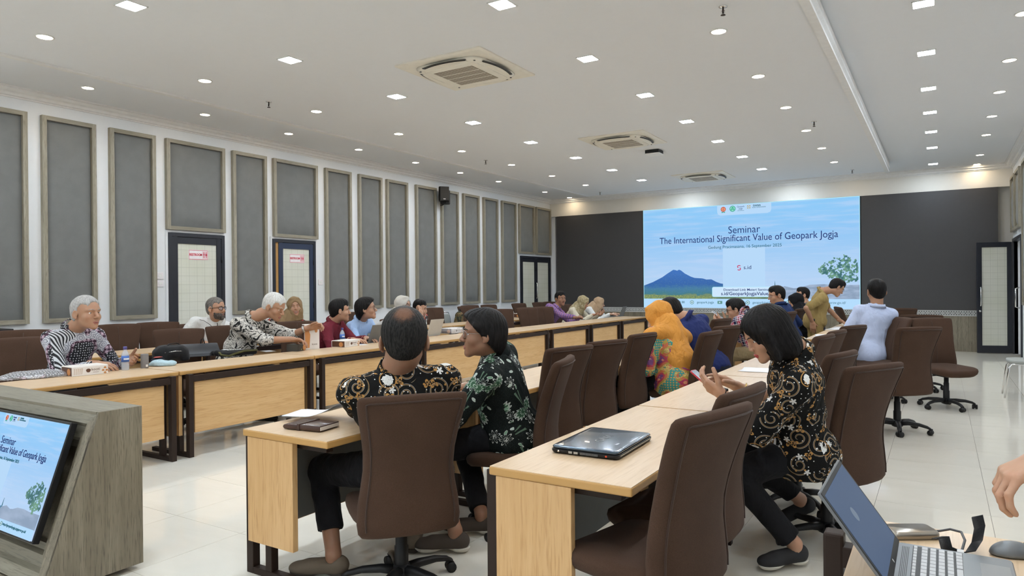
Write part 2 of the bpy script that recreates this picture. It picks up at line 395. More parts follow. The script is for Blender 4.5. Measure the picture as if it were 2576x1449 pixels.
# ---------------- left wall panels ----------------
def wall_panel(name_lab, y0, y1, z0, z1, side=-1, grp='grey padded wall panels'):
    t = empty('acoustic_panel', (0, 0, 0), 0, name_lab, 'wall panel', grp)
    X = XL if side < 0 else XR; s = -side
    w = .052
    for a, b, c, d, m in ((y0, y0+w, z0, z1, m_frz), (y1-w, y1, z0, z1, m_frz), (y0+w, y1-w, z0, z0+w, m_gwoody), (y0+w, y1-w, z1-w, z1, m_gwoody)):
        xa, xb = sorted((X, X+s*.06)); MB().box(xa, xb, a, b, c, d).build('frame_rail', m, t)
    nu, nv = 10, 22 if z1-z0 > 1.6 else 14
    mb = MB(); R = []
    for j in range(nv+1):
        v = j/nv; row = []
        for i in range(nu+1):
            u = i/nu
            e = (1-abs(2*u-1)**7)*(1-abs(2*v-1)**(7*(z1-z0)/(y1-y0)))
            wr = .0035*sin(9*v*2.1+u*3+y0*7)*e + (.004*sin(u*24+y0*5)*max(0, 1-v*9)+.003*sin(v*60+y0*3)*max(0, 1-u*7))
            row.append((X+s*(.012+.04*e+wr), y0+w+u*(y1-y0-2*w), z0+w+v*(z1-z0-2*w)))
        R.append(row)
    mb.rings(R, close=False, caps=False); mb.build('padding', m_wfab, t)
    return t
PN = [(3.05, 4.06, 0), (4.22, 4.86, 0), (5.04, 5.67, 0), (5.83, 6.78, 1), (6.92, 7.56, 0), (7.70, 8.65, 1), (8.84, 9.48, 0), (9.68, 10.32, 0), (10.46, 11.10, 0), (11.37, 12.06, 0),
      (12.25, 12.88, 0), (13.07, 13.72, 0), (13.91, 14.545, 0), (14.73, 15.42, 0), (15.57, 16.37, 1), (16.47, 17.30, 1)]
LB = ['at the left edge of the picture', 'just right of the one cut off by the picture edge', 'left of the first restroom door', 'above the first restroom door', 'between the two restroom doors', 'above the second restroom door',
      'right of the second restroom door', 'second right of the second restroom door', 'third right of the second restroom door', 'just left of the wall speakers', 'just right of the wall speakers', 'second right of the wall speakers',
      'third right of the wall speakers', 'left of the far double door', 'above the left half of the far double door', 'above the right half of the far double door']
for (a, b, sh), l in zip(PN, LB):
    wall_panel(('short' if sh else 'tall')+' grey padded wall panel '+l, a, b, 2.31 if sh else 1.05, 3.61)
for k, y in enumerate((12.75, 14.2, 15.5, 16.45)):
    wall_panel(['tall grey padded panel on the right wall at picture edge', 'second tall grey padded panel along the right wall', 'short grey padded panel above right wall doorway', 'short padded panel above the doorway nearest the back wall'][k],
               y, y+.8, 1.05 if k < 2 else 2.45, 3.55, 1, 'grey padded panels on the right wall')

# ---------------- doors ----------------
def glass_mat():
    t = NT('frosted_grid_glass', rough=.25, spec=.4); x, y, z = t.xyz(t.coord())
    g = ((y+x)*7.9).fract().pingpong(.5); h = (z*7.9).fract().pingpong(.5)
    l = (1-g.ss(0, .035)).max(1-h.ss(0, .035))
    g2 = ((y+x)*7.9+.33).fract().pingpong(.5); h2 = (z*15.8+.25).fract().pingpong(.5)
    l2 = (1-g2.ss(0, .02)).max(1-h2.ss(0, .03))*.5
    n = t.noise(t.coord(), 1.5, 2)
    t.set('col', t.mix(l.max(l2)*.55, t.mix(n.ss(.3, .7), (.66, .67, .56), (.72, .72, .64)), (.36, .36, .30))); return t.m
m_glass = glass_mat()
e_red = M_('sign_red', (.62, .02, .06), .5); m_sign = M_('sign_white', (.88, .84, .86), .4)
def door(name, y0, y1, z1, leafs=1, fm=None, lab='', sign=True, gap=False):
    fm = fm or m_blackm
    t = empty(name, (XL, 0, 0)); t['kind'] = 'structure'; t['label'] = lab
    w = .055
    mb = MB(); mb.box(0, .035, y0, y0+w, 0, z1); mb.box(0, .035, y1-w, y1, 0, z1); mb.box(0, .035, y0+w, y1-w, z1-w, z1); mb.build('door_frame', m_blackm, t, bevel=.004)
    ya = y0+w+(.07 if gap else 0); L = (y1-w-ya)/leafs
    if gap: MB().box(.0, .012, y0+w, ya, 0, z1-w).build('inner_wood_reveal', m_deskedge, t)
    for k in range(leafs):
        a, b = ya+k*L, ya+(k+1)*L; s = .085
        mb = MB(); mb.box(.004, .028, a, a+s, .02, z1-w-.005); mb.box(.004, .028, b-s, b, .02, z1-w-.005); mb.box(.004, .028, a+s, b-s, z1-w-.1, z1-w-.005); mb.box(.004, .028, a+s, b-s, .02, .2)
        lf = mb.build('door_leaf', fm, t, bevel=.003)
        MB().box(.010, .016, a+s-.01, b-s+.01, .19, z1-w-.09).build('glass_pane', m_glass, lf)
        if sign:
            c = (a+b)/2+.02; sg = MB().box(.016, .019, c-.16, c+.16, 1.885, 2.035).build('restroom_sign', m_sign, lf)
            mb = MB()
            for (u0, u1, v0, v1) in ((-.155, .155, 1.890, 1.896), (-.155, .155, 2.024, 2.030), (-.155, -.151, 1.89, 2.03), (.151, .155, 1.89, 2.03), (.068, .071, 1.91, 2.01), (.142, .145, 1.91, 2.01), (.068, .145, 1.908, 1.911), (.068, .145, 2.009, 2.012)):
                mb.box(.019, .0195, c+u0, c+u1, v0, v1)
            for dx in (-.018, .018):
                yy = c+.107+dx
                mb.lathe([(.0001, -.0005), (.008, 0), (.0001, .0005)], (0, 0, 0), 8) if False else None
                mb.prism([(yy+.009*cos(q*pi/4), 1.995+.009*sin(q*pi/4)) for q in range(8)], .019, .0196, 'x')
                mb.prism([(yy-.011, 1.983), (yy+.011, 1.983), (yy+(.014 if dx > 0 else .007), 1.945), (yy-(.014 if dx > 0 else .007), 1.945)], .019, .0196, 'x')
                mb.box(.019, .0196, yy-.006, yy+.006, 1.915, 1.947)
            mb.build('border', e_red, sg)
            text('RESTROOM', .05, e_red, sg, (.0195, c-.045, 1.96), (pi/2, 0, pi/2), sx=.80, bold=.0012)
        else:
            hy = b-.04 if k == 0 else a+.04
            if leafs == 2 and k == 0:
                mb = MB(); mb.tube([(.028, hy, 1.12), (.075, hy, 1.12), (.085, hy, 1.15), (.085, hy, 1.5), (.075, hy, 1.53), (.028, hy, 1.53)], .012, 8); mb.build('pull_handle', m_chrome, lf)
        for hz in (.3, 1.1, 1.85): MB().cyl((.032, b-.0, hz), (.032, b-.0, hz+.1), .009, n=8).build('hinge', m_black, lf)
    return t
door('door_1', 5.86, 6.775, 2.27, lab='black framed frosted glass restroom door on the left')
door('door_2', 7.68, 8.607, 2.275, fm=m_navy, gap=True, lab='navy framed restroom door standing slightly ajar')
door('door_3', 15.62, 17.30, 2.25, 2, sign=False, lab='black double door with frosted glass near the back corner')
# right door, open leaf
t = empty('door_4', (1.23, 17.22, 0), 0); t['kind'] = 'structure'; t['label'] = 'open black framed frosted glass door leaf at right'
a = math.atan2(17.09-17.22, .80-1.23)
t.rotation_euler = (0, 0, a); Lw = .62
mb = MB(); s = .085; mb.box(0, s, -.02, .02, .01, 2.26); mb.box(Lw-s, Lw, -.02, .02, .01, 2.26); mb.box(s, Lw-s, -.02, .02, 2.16, 2.26); mb.box(s, Lw-s, -.02, .02, .01, .16)
lf = mb.build('door_leaf', m_blackm, t, bevel=.003); MB().box(s-.01, Lw-s+.01, -.004, .004, .15, 2.17).build('glass_pane', m_glass, lf)
for sgn in (-1, 1):
    MB().tube([(Lw-.045, sgn*.02, .97), (Lw-.045, sgn*.065, .97), (Lw-.045, sgn*.08, .99), (Lw-.045, sgn*.08, 1.33), (Lw-.045, sgn*.065, 1.35), (Lw-.045, sgn*.02, 1.35)], .012, 8).build('pull_handle', m_chrome, lf)
MB().lathe([(.001, 0), (.02, 0), (.02, .02), (.001, .02)], n=10).build('lock', m_chrome, lf, (Lw-.045, .02, .86), (-pi/2, 0, 0))
t = empty('door_5', (0, 0, 0)); t['kind'] = 'structure'; t['label'] = 'black frame of the doorway in the right wall'
mb = MB(); mb.box(XR-.03, XR+.06, 15.55, 15.6, 0, 2.32); mb.box(XR-.03, XR+.06, 17.2, 17.26, 0, 2.32); mb.box(XR-.03, XR+.06, 15.6, 17.2, 2.26, 2.32); mb.build('door_frame', m_blackm, t)
MB().tube([(XR-.03, 15.72, .97), (XR-.09, 15.72, .99), (XR-.09, 15.72, 1.33), (XR-.03, 15.72, 1.35)], .014, 8).build('pull_handle', m_chrome, t)
# door surround trims in white
for n_, (y0, y1, z1) in enumerate(((5.86, 6.775, 2.27), (7.68, 8.607, 2.275), (15.62, 17.30, 2.25))):
    mb = MB(); mb.box(XL, XL+.02, y0-.035, y0-.002, 0, z1+.035); mb.box(XL, XL+.02, y1+.002, y1+.035 if y1 < 17 else y1+.01, 0, z1+.035); mb.box(XL, XL+.02, y0-.002, y1+.002, z1+.002, z1+.035)
    struct(mb.build('trim_%d' % (7+n_), m_wall))
struct(MB().box(XL, XL+.012, YN, 5.82, 0, .1).build('baseboard_left', m_wall))
# switches
def switch(y, z, lab):
    t = empty('light_switch', (XL, y, z), 0, lab, 'light switch', 'wall switches')
    MB().box(0, .012, -.05, .05, -.047, .047).build('cover_plate', m_sign, t, bevel=.004); MB().box(.012, .017, -.022, .022, -.018, .018).build('rocker', m_ring, t, bevel=.002)
switch(5.742, 1.645, 'white light switch, upper of the pair left of a restroom door')
switch(5.742, 1.535, 'white light switch, lower of the pair left of a restroom door')
switch(8.735, 1.553, 'single white light switch right of the second restroom door')
# wall speakers
def speaker(loc, rot, lab, badge=True):
    t = empty('wall_speaker', loc, rot, lab, 'speaker', 'black wall speakers')
    mb = MB(); P = [(-.10, 0), (-.115, .06), (-.085, .19), (.085, .19), (.115, .06), (.10, 0)]
    mb.prism([(x, -y) for x, y in P][::-1], -.155, .155, 'z'); mb.build('cabinet', m_black, t, bevel=.006)
    g = MB().box(-.094, .094, -.002, .008, -.142, .142).build('grille', M_('speaker_grille', (.02, .019, .018), .8), t, bevel=.003)
    if badge: MB().box(-.02, .03, .008, .010, -.125, -.11).build('badge', m_sign, g)
    MB().tube([(0, -.12, -.155), (0, -.16, -.18), (0, -.2, -.18)], .012, 8).build('bracket', m_black, t)
speaker((XL+.30, 12.02, 3.47), radians(-128), 'black wall speaker turned towards the camera, left of the pair')
speaker((XL+.26, 12.24, 3.42), radians(-60), 'black wall speaker turned towards the screen, right of the pair', False)
# ---------------- big screen wall ----------------
def screen_mats():
    d = {}
    t = NT('slide_sky', col=(0, 0, 0), rough=.5, spec=.2); x, y, z = t.xyz(t.coord('Generated'))
    o = t.coord('Generated'); n = t.noise(t.mapr(o, (1.5, 1, 9)), 3, 5, .55)
    c = t.ramp(z, [(0, (.50, .66, .90)), (.35, (.42, .63, .90)), (.7, (.28, .56, .90)), (1, (.26, .58, .92))])
    c = t.mix(n.ss(.42, .72)*.45, c, (.55, .68, .92)); t.set('emit', c); t.set('es', 1.0); d['sky'] = t.m
    t = NT('slide_mountain', col=(0, 0, 0), rough=.5, spec=.2); o = t.coord('Generated'); x, y, z = t.xyz(o)
    n = t.noise(t.mapr(o, (5, 1, 2.2)), 3, 6, .65, dist=.6); g = t.noise(t.mapr(o, (30, 1, 12)), 3, 3, .6)
    c = t.ramp(z+(n-.5)*.35, [(0, (.10, .17, .10)), (.10, (.20, .28, .14)), (.15, (.06, .20, .24)), (.35, (.06, .20, .36)), (.5, (.035, .13, .40)), (1, (.05, .17, .52))])
    c = t.mix((g.ss(.5, .7))*.25, c, (.20, .36, .36)); t.set('emit', c); t.set('es', 1.0); d['mt'] = t.m
    t = NT('slide_tree', col=(0, 0, 0), rough=.5, spec=.2); o = t.coord('Object'); n = t.noise(o, 9, 3)
    t.set('emit', t.mix(n.ss(.4, .6), (.05, .16, .17), (.16, .34, .24))); t.set('es', 1.0); d['tree'] = t.m
    t = NT('slide_rock', col=(0, 0, 0), rough=.5, spec=.2); n = t.noise(t.mapr(t.coord(), (2, 1, 6)), 2.2, 4)
    t.set('emit', t.mix(n.ss(.35, .65), (.25, .34, .48), (.36, .46, .62))); t.set('es', 1.0); d['rock'] = t.m
    t = NT('slide_meadow', col=(0, 0, 0), rough=.5, spec=.2); n = t.noise(t.mapr(t.coord(), (2, 1, 4)), 12, 4, .7)
    t.set('emit', t.mix(n.ss(.4, .6), (.10, .20, .14), (.32, .38, .12))); t.set('es', 1.0); d['mead'] = t.m
    for k, c in dict(text=(.02, .035, .16), teal=(.02, .12, .16), card=(.48, .70, .95), white=(.62, .80, .98), foot=(.46, .72, .98), edge=(.45, .85, 1.0), red=(.55, .10, .06), grn=(.02, .36, .24), gold=(.50, .36, .10), pink=(.60, .05, .14), lred=(.85, .40, .25), mint=(.30, .75, .60), grey=(.14, .32, .30)).items():
        d[k] = emis('slide_'+k, c, 1.0)
    return d
SM = screen_mats()
def slide(parent, k=1.0, y=0.0, details=True):
    # slide centred on origin, x right, z up, seen from -y; k scales it; layers 1.5 mm apart
    def L(i): return y-.0015*i
    def fl(name, poly, i, m, par=None):
        mb = MB(); mb.prism([(u*k, v*k) for u, v in poly], L(i)-.0012, L(i), 'y'); return mb.build(name, m, par or pic)
    def rr(cx, cz, w, h, r): return [(cx+p[0], cz+p[1]) for p in rrect(w/2, h/2, r, 4)]
    pic = MB().box(-2.55*k, 2.55*k, L(0)-.001, L(0)+.004, -1.27*k, 1.27*k).build('picture', SM['sky'], parent)
    mt = [(-2.55, -1.04), (-2.55, -.70), (-2.3, -.61), (-2.05, -.49), (-1.9, -.39), (-1.8, -.33), (-1.75, -.30), (-1.69, -.31), (-1.65, -.325), (-1.6, -.30), (-1.55, -.32), (-1.45, -.40), (-1.3, -.48), (-1.2, -.515), (-1.0, -.53), (-.9, -.56), (-.78, -.555), (-.66, -.62), (-.55, -.66), (-.3, -.70), (.1, -.73), (.5, -.76), (.7, -.80), (.7, -1.04)]
    fl('mountain', mt, 1, SM['mt'])
    fl('meadow', [(-2.55, -1.05), (-2.55, -.93), (-2.2, -.94), (-1.9, -.96), (-1.5, -.95), (-1.1, -.98), (-.8, -.97), (-.6, -1.05)], 2, SM['mead'])
    rk = [(.55, -1.05), (.72, -.80), (.95, -.74), (1.15, -.79), (1.3, -.77), (1.5, -.71), (1.8, -.70), (2.05, -.72), (2.55, -.72), (2.55, -1.05)]
    fl('rock_hill', rk, 2, SM['rock']); fl('spire', [(.715, -.8), (.73, -.60), (.745, -.8)], 2, SM['teal'])
    rnd = random.Random(3); mb = MB()
    blobs = [(1.78, -.38, .09), (1.9, -.31, .13), (2.05, -.25, .15), (2.2, -.19, .15), (2.35, -.24, .14), (2.12, -.40, .17), (2.3, -.42, .18), (1.95, -.46, .10), (2.45, -.36, .10), (2.4, -.55, .13), (2.2, -.58, .14), (2.05, -.55, .10)]
    for bx, bz, br in blobs:
        for q in range(30):
            a = rnd.random()*2*pi; r = br*math.sqrt(rnd.random()); cx, cz = min(bx+r*cos(a), 2.49), bz+r*sin(a); s = rnd.uniform(.014, .034)
            mb.prism([(min((cx+s*cos(t_*pi/3.5+a)*rnd.uniform(.6, 1.1)), 2.549)*k, (cz+s*sin(t_*pi/3.5+a)*rnd.uniform(.6, 1.1))*k) for t_ in range(7)], L(3)-.0012-.0002*(q % 4), L(3), 'y')
    mb.prism([(2.17*k, -.75*k), (2.19*k, -.5*k), (2.24*k, -.5*k), (2.25*k, -.75*k)], L(3)-.001, L(3), 'y')
    mb.build('tree', SM['tree'], pic)
    fl('footer_band', [(-2.55, -1.27), (-2.55, -1.04), (2.55, -1.04), (2.55, -1.27)], 4, SM['foot'])
    if k == 1:
        mb = MB(); w = .012
        for a, b, c, d in ((-2.55, -2.55+w, -1.27, 1.27), (2.55-w, 2.55, -1.27, 1.27), (-2.55, 2.55, 1.27-w, 1.27)): mb.box(a, b, L(5)-.001, L(5), c, d)
        mb.build('bright_rim', SM['edge'], pic)
    c = fl('logo_card', [(-.62, 1.268), (-.62, 1.10), (-.60, 1.04), (-.54, 1.015), (.57, 1.015), (.64, 1.04), (.66, 1.10), (.66, 1.268)], 4, SM['card'])
    def disc(name, x, z, r, i, m, par=c, n=20): return fl(name, [(x+r*cos(q*2*pi/n), z+r*sin(q*2*pi/n)) for q in range(n)], i, m, par)
    disc('crest', -.47, 1.165, .062, 5, SM['red']); mb = MB()
    mb.prism([((-.47+.045*cos(q*pi/8))*k, (1.165+.045*sin(q*pi/8))*k) for q in range(16)], L(6)-.001, L(6), 'y'); mb.build('crest_ring', SM['lred'], c)
    mb = MB()
    for x0, z0, w, h in ((-.47, 1.17, .012, .10), (-.492, 1.16, .008, .05), (-.448, 1.16, .008, .05)): mb.box((x0-w/2)*k, (x0+w/2)*k, L(7)-.001, L(7), (z0-h/2)*k, (z0+h/2)*k)
    mb.build('crest_bars', SM['red'], c); fl('crest_ribbon', [(-.52, 1.10), (-.42, 1.10), (-.44, 1.075), (-.47, 1.09), (-.50, 1.075)], 5, SM['grn'], c)
    disc('round_emblem', -.245, 1.165, .072, 5, SM['grn']); disc('round_emblem_inner', -.245, 1.165, .058, 6, SM['mint'])
    mb = MB()
    for a, b in (((-.29, 1.14), (-.245, 1.19)), ((-.245, 1.19), (-.20, 1.14)), ((-.28, 1.125), (-.245, 1.16)), ((-.245, 1.16), (-.21, 1.125)), ((-.27, 1.19), (-.245, 1.205)), ((-.245, 1.205), (-.22, 1.19))):
        mb.tube([(a[0]*k, L(7), a[1]*k), (b[0]*k, L(7), b[1]*k)], .006*k, 4)
    mb.build('emblem_peaks', SM['grn'], c)
    mb = MB()
    for i in range(4):
        a = pi/4+i*pi/2; x0, z0 = .14+.035*cos(a), 1.185+.035*sin(a)
        mb.prism([((x0+.015*cos(q*pi/4))*k, (z0+.015*sin(q*pi/4))*k) for q in range(8)], L(5)-.001, L(5), 'y')
        a = i*pi/2; x0, z0 = .14+.045*cos(a), 1.185+.045*sin(a); mb.prism([((x0+.006*cos(q*pi/2))*k, (z0+.006*sin(q*pi/2))*k) for q in range(4)], L(5)-.001, L(5), 'y')
    mb.prism([((.14+.012*cos(q*pi/2))*k, (1.185+.012*sin(q*pi/2))*k) for q in range(4)], L(5)-.001, L(5), 'y')
    mb.build('knot_emblem', SM['gold'], c)
    def T(s, x, z, size, m='text', i=6, par=pic, sx=1.0, bold=0.0, ax='CENTER'): return text(s, size*k, SM[m], par, (x*k, L(i), z*k), (pi/2, 0, 0), .0006, ax, sx=sx, bold=bold*k)
    T('Geopark', -.05, 1.205, .055, 'text', 6, c, .9); T('Jogja', -.05, 1.155, .055, 'text', 6, c, .9); T('DANA', .24, 1.21, .05, 'teal', 6, c, 1.25, .002, 'LEFT'); T('KEISTIMEWAAN', .22, 1.165, .042, 'teal', 6, c, 1.05, 0, 'LEFT')
    fl('underline', [(-.13, 1.105), (.03, 1.105), (.03, 1.111), (-.13, 1.111)], 6, SM['teal'], c)
    T('Seminar', .02, .64, .255, bold=-.001, sx=.92); T('The International Significant Value of Geopark Jogja', .0, .44, .235, sx=.86); T('Gedung Pracimasana, 16 September 2025', .02, .235, .105, 'teal', sx=.99)
    q = fl('link_card', rr(.01, -.285, 1.0, .98, .02), 4, SM['card']); T('s.id', .10, -.28, .13, 'text', 6, q, 1.1)
    mb = MB(); mb.tube([((-.10+.035*cos(a))*k, L(6), (-.255+.03*sin(a))*k) for a in [pi*.15+i*pi*1.2/8 for i in range(9)]], .011*k, 6); mb.build('swirl_mark', SM['pink'], q)
    mb = MB(); mb.tube([((-.10+.035*cos(a))*k, L(6), (-.31+.03*sin(a))*k) for a in [pi*1.15+i*pi*1.2/8 for i in range(9)]], .011*k, 6); mb.build('swirl_mark', SM['pink'], q)
    q = fl('address_card', rr(-.06, -.87, 1.40, .25, .04), 5, SM['edge']); fl('address_card_face', rr(-.06, -.87, 1.375, .23, .035), 6, SM['white'], q)
    T('Download Link Materi Seminar:', .08, -.82, .078, 'text', 8, q, 1.12, .001); T('s.id/GeoparkJogjaValue', .02, -.915, .115, 'text', 8, q, 1.05, .0015)
    for s_, x_, z_ in (('0812 2588 88', -1.68, -1.13), ('geopark.jogja', -.93, -1.13), ('@geoparkjogja', -.18, -1.13), ('geoparkjogja@gmail.com', .62, -1.13), ('https://geoparkjogja.jogjaprov.go.id/', 1.68, -1.125)):
        T(s_, x_, z_, .082, 'teal', 6, sx=.98)
    for i, x_ in enumerate((-2.05, -1.27, -.02-.55, .10, 1.02)):
        if i == 2: fl('footer_icon', rr(x_, -1.13, .12, .075, .015), 5, SM['grey']); fl('footer_icon_mark', [(x_-.02, -1.15), (x_-.02, -1.11), (x_+.02, -1.13)], 6, SM['white'])
        else: disc('footer_icon', x_, -1.13, .05, 5, SM['grey'], pic); disc('footer_icon_mark', x_, -1.13, .036, 6, SM['white'], pic); disc('footer_icon_dot', x_, -1.13, .018, 7, SM['grey'], pic)
    return pic
t = empty('display_wall', (0, 0, 0), 0, 'huge lit display wall with seminar title, between two charcoal panels', 'screen')
MB().box(-6.635, -1.50, 17.31, 17.6, .865, 3.40).build('screen_housing', m_black, t)
slide(t); pic = [c for c in t.children if c.name.startswith('picture')][0]; pic.location = (-4.07, 17.3, 2.134)
for nm, a, b, l in (('side_board', -9.195, -6.64, 'wide charcoal board filling the wall left of the lit screen'), ('side_board', -1.495, 1.015, 'wide charcoal board filling the wall right of the lit screen')):
    o = MB().box(a, b, 17.305, 17.6, .865, 3.40).build(nm, m_board); tag(o, l, 'wall panel', 'charcoal boards beside the screen')
struct(MB().box(XL, -9.30, YB+.1, YB+.29, 0, 3.4).build('trim_10', m_wall))
# carved strip
m_strip = M_('carved_strip_white', (.62, .63, .62), .5); m_sback = M_('carved_strip_back', (.16, .17, .17), .7)
t = empty('ornamental_strip', (0, 0, 0), 0, 'white carved lattice strip running under the screen wall', 'wall trim')
MB().box(-9.2, 1.02, 17.315, 17.6, .742, .862).build('backing', m_sback, t)
MB().box(-9.2, 1.02, 17.300, 17.316, .742, .752).box(-9.2, 1.02, 17.300, 17.316, .852, .862).build('border', m_strip, t)
mb = MB(); x = -9.2; hw = .0085
while x < 1.0:
    for sg in (1, -1):
        for off in (0, .045):
            za, zb = (.752, .854) if sg > 0 else (.854, .752); x0, x1 = x+off, min(x+off+.075, 1.02)
            mb.add([(x0-hw, 17.303, za), (x0+hw, 17.303, za), (x1+hw, 17.303, zb), (x1-hw, 17.303, zb), (x0-hw, 17.316, za), (x0+hw, 17.316, za), (x1+hw, 17.316, zb), (x1-hw, 17.316, zb)], [(0, 1, 2, 3), (0, 4, 5, 1), (3, 2, 6, 7), (1, 5, 6, 2), (0, 3, 7, 4)])
    mb.box(x+.052, x+.068, 17.301, 17.31, .795, .811); x += .09
o = mb.build('carved_lattice', m_strip, t); o['kind'] = 'stuff'
t = empty('wainscot', (0, 0, 0), 0, 'grey-brown wood panelling along the foot of the back wall', 'wall panelling')
for i in range(9):
    a = -9.2+i*1.1355; MB().box(a+.0015, a+1.1355-.0015, 17.312, 17.6, .0, .741).build('wood_panel', m_gwood, t)

# ---------------- lectern ----------------
t = empty('touch_lectern', (-3.555, 1.84, 0), 0, 'grey-brown wooden kiosk lectern with slanted front holding a lit screen', 'lectern')
def lect():
    LW = 2.1; sl = .333
    def yf(z): return .005-(.85-z)*sl   # front slope plane (local y), top front at 0.005
    prof = [(.222, .03), (.222, .85), (yf(.85), .85), (yf(.05), .05), (yf(.05), .03)]
    mb = MB(); mb.prism([(y, z) for y, z in prof], -.018, 0, 'x'); mb.build('side_panel', m_gwood, t, bevel=.0015)
    mb = MB(); mb.prism([(y, z) for y, z in prof], -LW, -LW+.018, 'x'); mb.build('side_panel', m_gwood, t)
    MB().box(-LW+.018, -.018, .0, .222, .832, .85).build('top_panel', m_gwoodx, t)
    MB().box(-LW+.018, -.018, .204, .222, .03, .832).build('back_panel', m_gwood, t)
    # front frame: mitred border in slope plane, then steps down to recess
    def P(x, z, d): # d = depth behind slope plane
        return (x, yf(z)+d*.949, z+ -d*.316)
    def ringf(x0, x1, z0, z1, d): return [P(x0, z0, d), P(x1, z0, d), P(x1, z1, d), P(x0, z1, d)]
    steps = [(0, -LW, 0, .06, .848), (0, -LW+.07, -.075, .12, .79), (.03, -LW+.085, -.09, .135, .775), (.03, -LW+.14, -.15, .185, .72), (.055, -LW+.155, -.165, .20, .705), (.055, -LW+.19, -.20, .23, .675), (.10, -LW+.20, -.205, .235, .67)]
    R = [ringf(x0, x1, z0, z1, d) for d, x0, x1, z0, z1 in steps]
    for q in range(4):   # four mitred members, each in its own grain
        mb = MB()
        for i in range(len(R)-1):
            a, b = R[i], R[i+1]; k = (q+1) % 4; mb.add([a[q], a[k], b[k], b[q]], [(0, 1, 2, 3)])
        mb.build('front_rail', m_gwoodx if q in (0, 2) else m_gwood, t)
    r = R[-1]; MB().add(r, [(0, 1, 2, 3)]).build('recess_panel', m_gwood, t)
    MB().box(-LW+.02, -.02, yf(.05)+.002, .2, .03, .05).build('bottom_panel', m_gwood, t)
    for x in (-.1, -LW+.1):
        for y in (.15, -.18): MB().cyl((x-.01, y, .022), (x+.01, y, .022), .022, n=12).build('caster', m_black, t)
lect()
t = empty('lectern_monitor', (-4.235, 1.735, .506), 0, 'tilted black-framed monitor on the lectern showing the seminar slide', 'monitor')
t.rotation_euler = (-math.atan(.333), 0, 0); kk = .2085
mb = MB(); w_, h_ = 2.55*kk, 1.27*kk*1.05
mb.box(-w_-.010, w_+.010, -.045, -.012, -h_-.012, h_+.012); mb.build('housing', m_black, t, bevel=.004)
pc = slide(t, kk, 0); pc.location = (0, -.046, 0); pc.scale = (1, 1, 1.05)

# ---------------- desks ----------------
m_grey = M_('grey_underside', (.16, .165, .16), .6)
def make_desk(L=1.58):
    t = empty('meeting_desk'); h = L/2
    mb = MB(); R = []
    for dx, z in ((-.004, .722), (0, .728), (0, .744), (-.004, .75)): R.append([(-.3-dx, -h-dx+.002, z), (.3+dx, -h-dx+.002, z), (.3+dx, h+dx-.002, z), (-.3-dx, h+dx-.002, z)])
    mb.rings([[(-.3, -h+.001, .715), (.3, -h+.001, .715), (.3, h-.001, .715), (-.3, h-.001, .715)], [(-.3, -h+.001, .7485), (.3, -h+.001, .7485), (.3, h-.001, .7485), (-.3, h-.001, .7485)]], smooth=False)
    tb = mb.build('tabletop', m_deskedge, t, bevel=.007, seg=3)
    MB().box(-.2965, .2965, -h+.0045, h-.0045, .7478, .7500).build('laminate', m_desk, tb)
    MB().box(-.34, -.30, -h+.10, h-.10, .655, .705).build('front_beam', m_leg, t)
    MB().box(-.30, -.282, -h+.135, h-.135, .20, .645).build('modesty_panel', m_panel, t, bevel=.002)
    MB().box(-.281, -.277, -h+.14, h-.14, .205, .64).build('modesty_panel_back', m_grey, t)
    for s in (-1, 1):
        y = s*(h-.075); a, b = sorted((y-.022, y+.022))
        f = MB(); f.box(-.345, -.295, a, b, 0, .72); f.build('leg', m_leg, t, bevel=.003)
        f = MB(); f.box(-.20, -.155, a, b, .035, .70); f.build('leg', m_leg, t, bevel=.003)
        MB().box(-.295, .22, a, b, .0, .035).build('foot_bar', m_leg, t, bevel=.003)
        MB().box(-.295, .24, a, b, .68, .714).build('top_bar', m_leg, t, bevel=.003)
        y = s*(h-.022); a, b = sorted((y-.016, y+.016))
        MB().box(-.27, .06, a, b, .19, .714).build('end_board', m_end, t, bevel=.002)
    return t
dk = {}
def desk(x, y0, y1, face, lab, grp):
    L = round(y1-y0, 2)
    if L not in dk: dk[L] = make_desk(L); o = dk[L]
    else: o = ctree(dk[L])
    o.location = (x, (y0+y1)/2, 0); o.rotation_euler = (0, 0, 0 if face < 0 else pi); tag(o, lab, 'desk', grp)
JA = [.45, 2.0, 3.55, 5.06, 6.75, 8.44, 10.13, 11.68, 13.14, 14.65]
for i in range(len(JA)-1):
    lab = ['desk end just outside the picture left of the lectern', 'oak desk with kooti cake box, partly behind the grey lectern', 'oak desk with black bags and grey tumbler on it', 'oak desk in front of the white-haired man with the upright box',
           'oak desk holding open grey and silver laptops', 'oak desk holding a plastic-wrapped cake box', 'oak desk in front of two empty brown chairs, left of plaid man', 'oak desk where the plaid-shirted man rests his arm', 'last oak desk of the front left row, with a grey laptop'][i]
    desk(-5.85, JA[i]+.004, JA[i+1]-.004, 1, lab, 'front row of oak desks on the left')
JB = [2.0+1.62*k for k in range(9)]
for i in range(8):
    desk(-7.80, JB[i]+.004, JB[i+1]-.004, 1, 'oak desk of the row nearest the left wall, '+ORD[i]+' from the camera', 'oak desks along the left wall')
JC = [2.25, 3.84, 5.43, 7.02, 8.61]
for i in range(4):
    desk(-2.70, JC[i]+.003, JC[i+1]-.003, -1, ['oak desk with wallet and papers where the batik-shirted man sits', 'oak desk beside the person in green-leaf batik', 'oak desk with croissant box, left of the orange-scarfed woman', 'oak desk in front of the man in dark blue shirt'][i], 'middle row of oak desks')
    desk(-1.22, JC[i]+.02, JC[i+1]+.014, -1, ['oak desk with a closed dark laptop, nearest the camera', 'oak desk where the bob-haired woman holds her phone', 'oak desk of the right row with white papers, third from camera', 'oak desk of the right row just before the gap'][i], 'right row of oak desks')
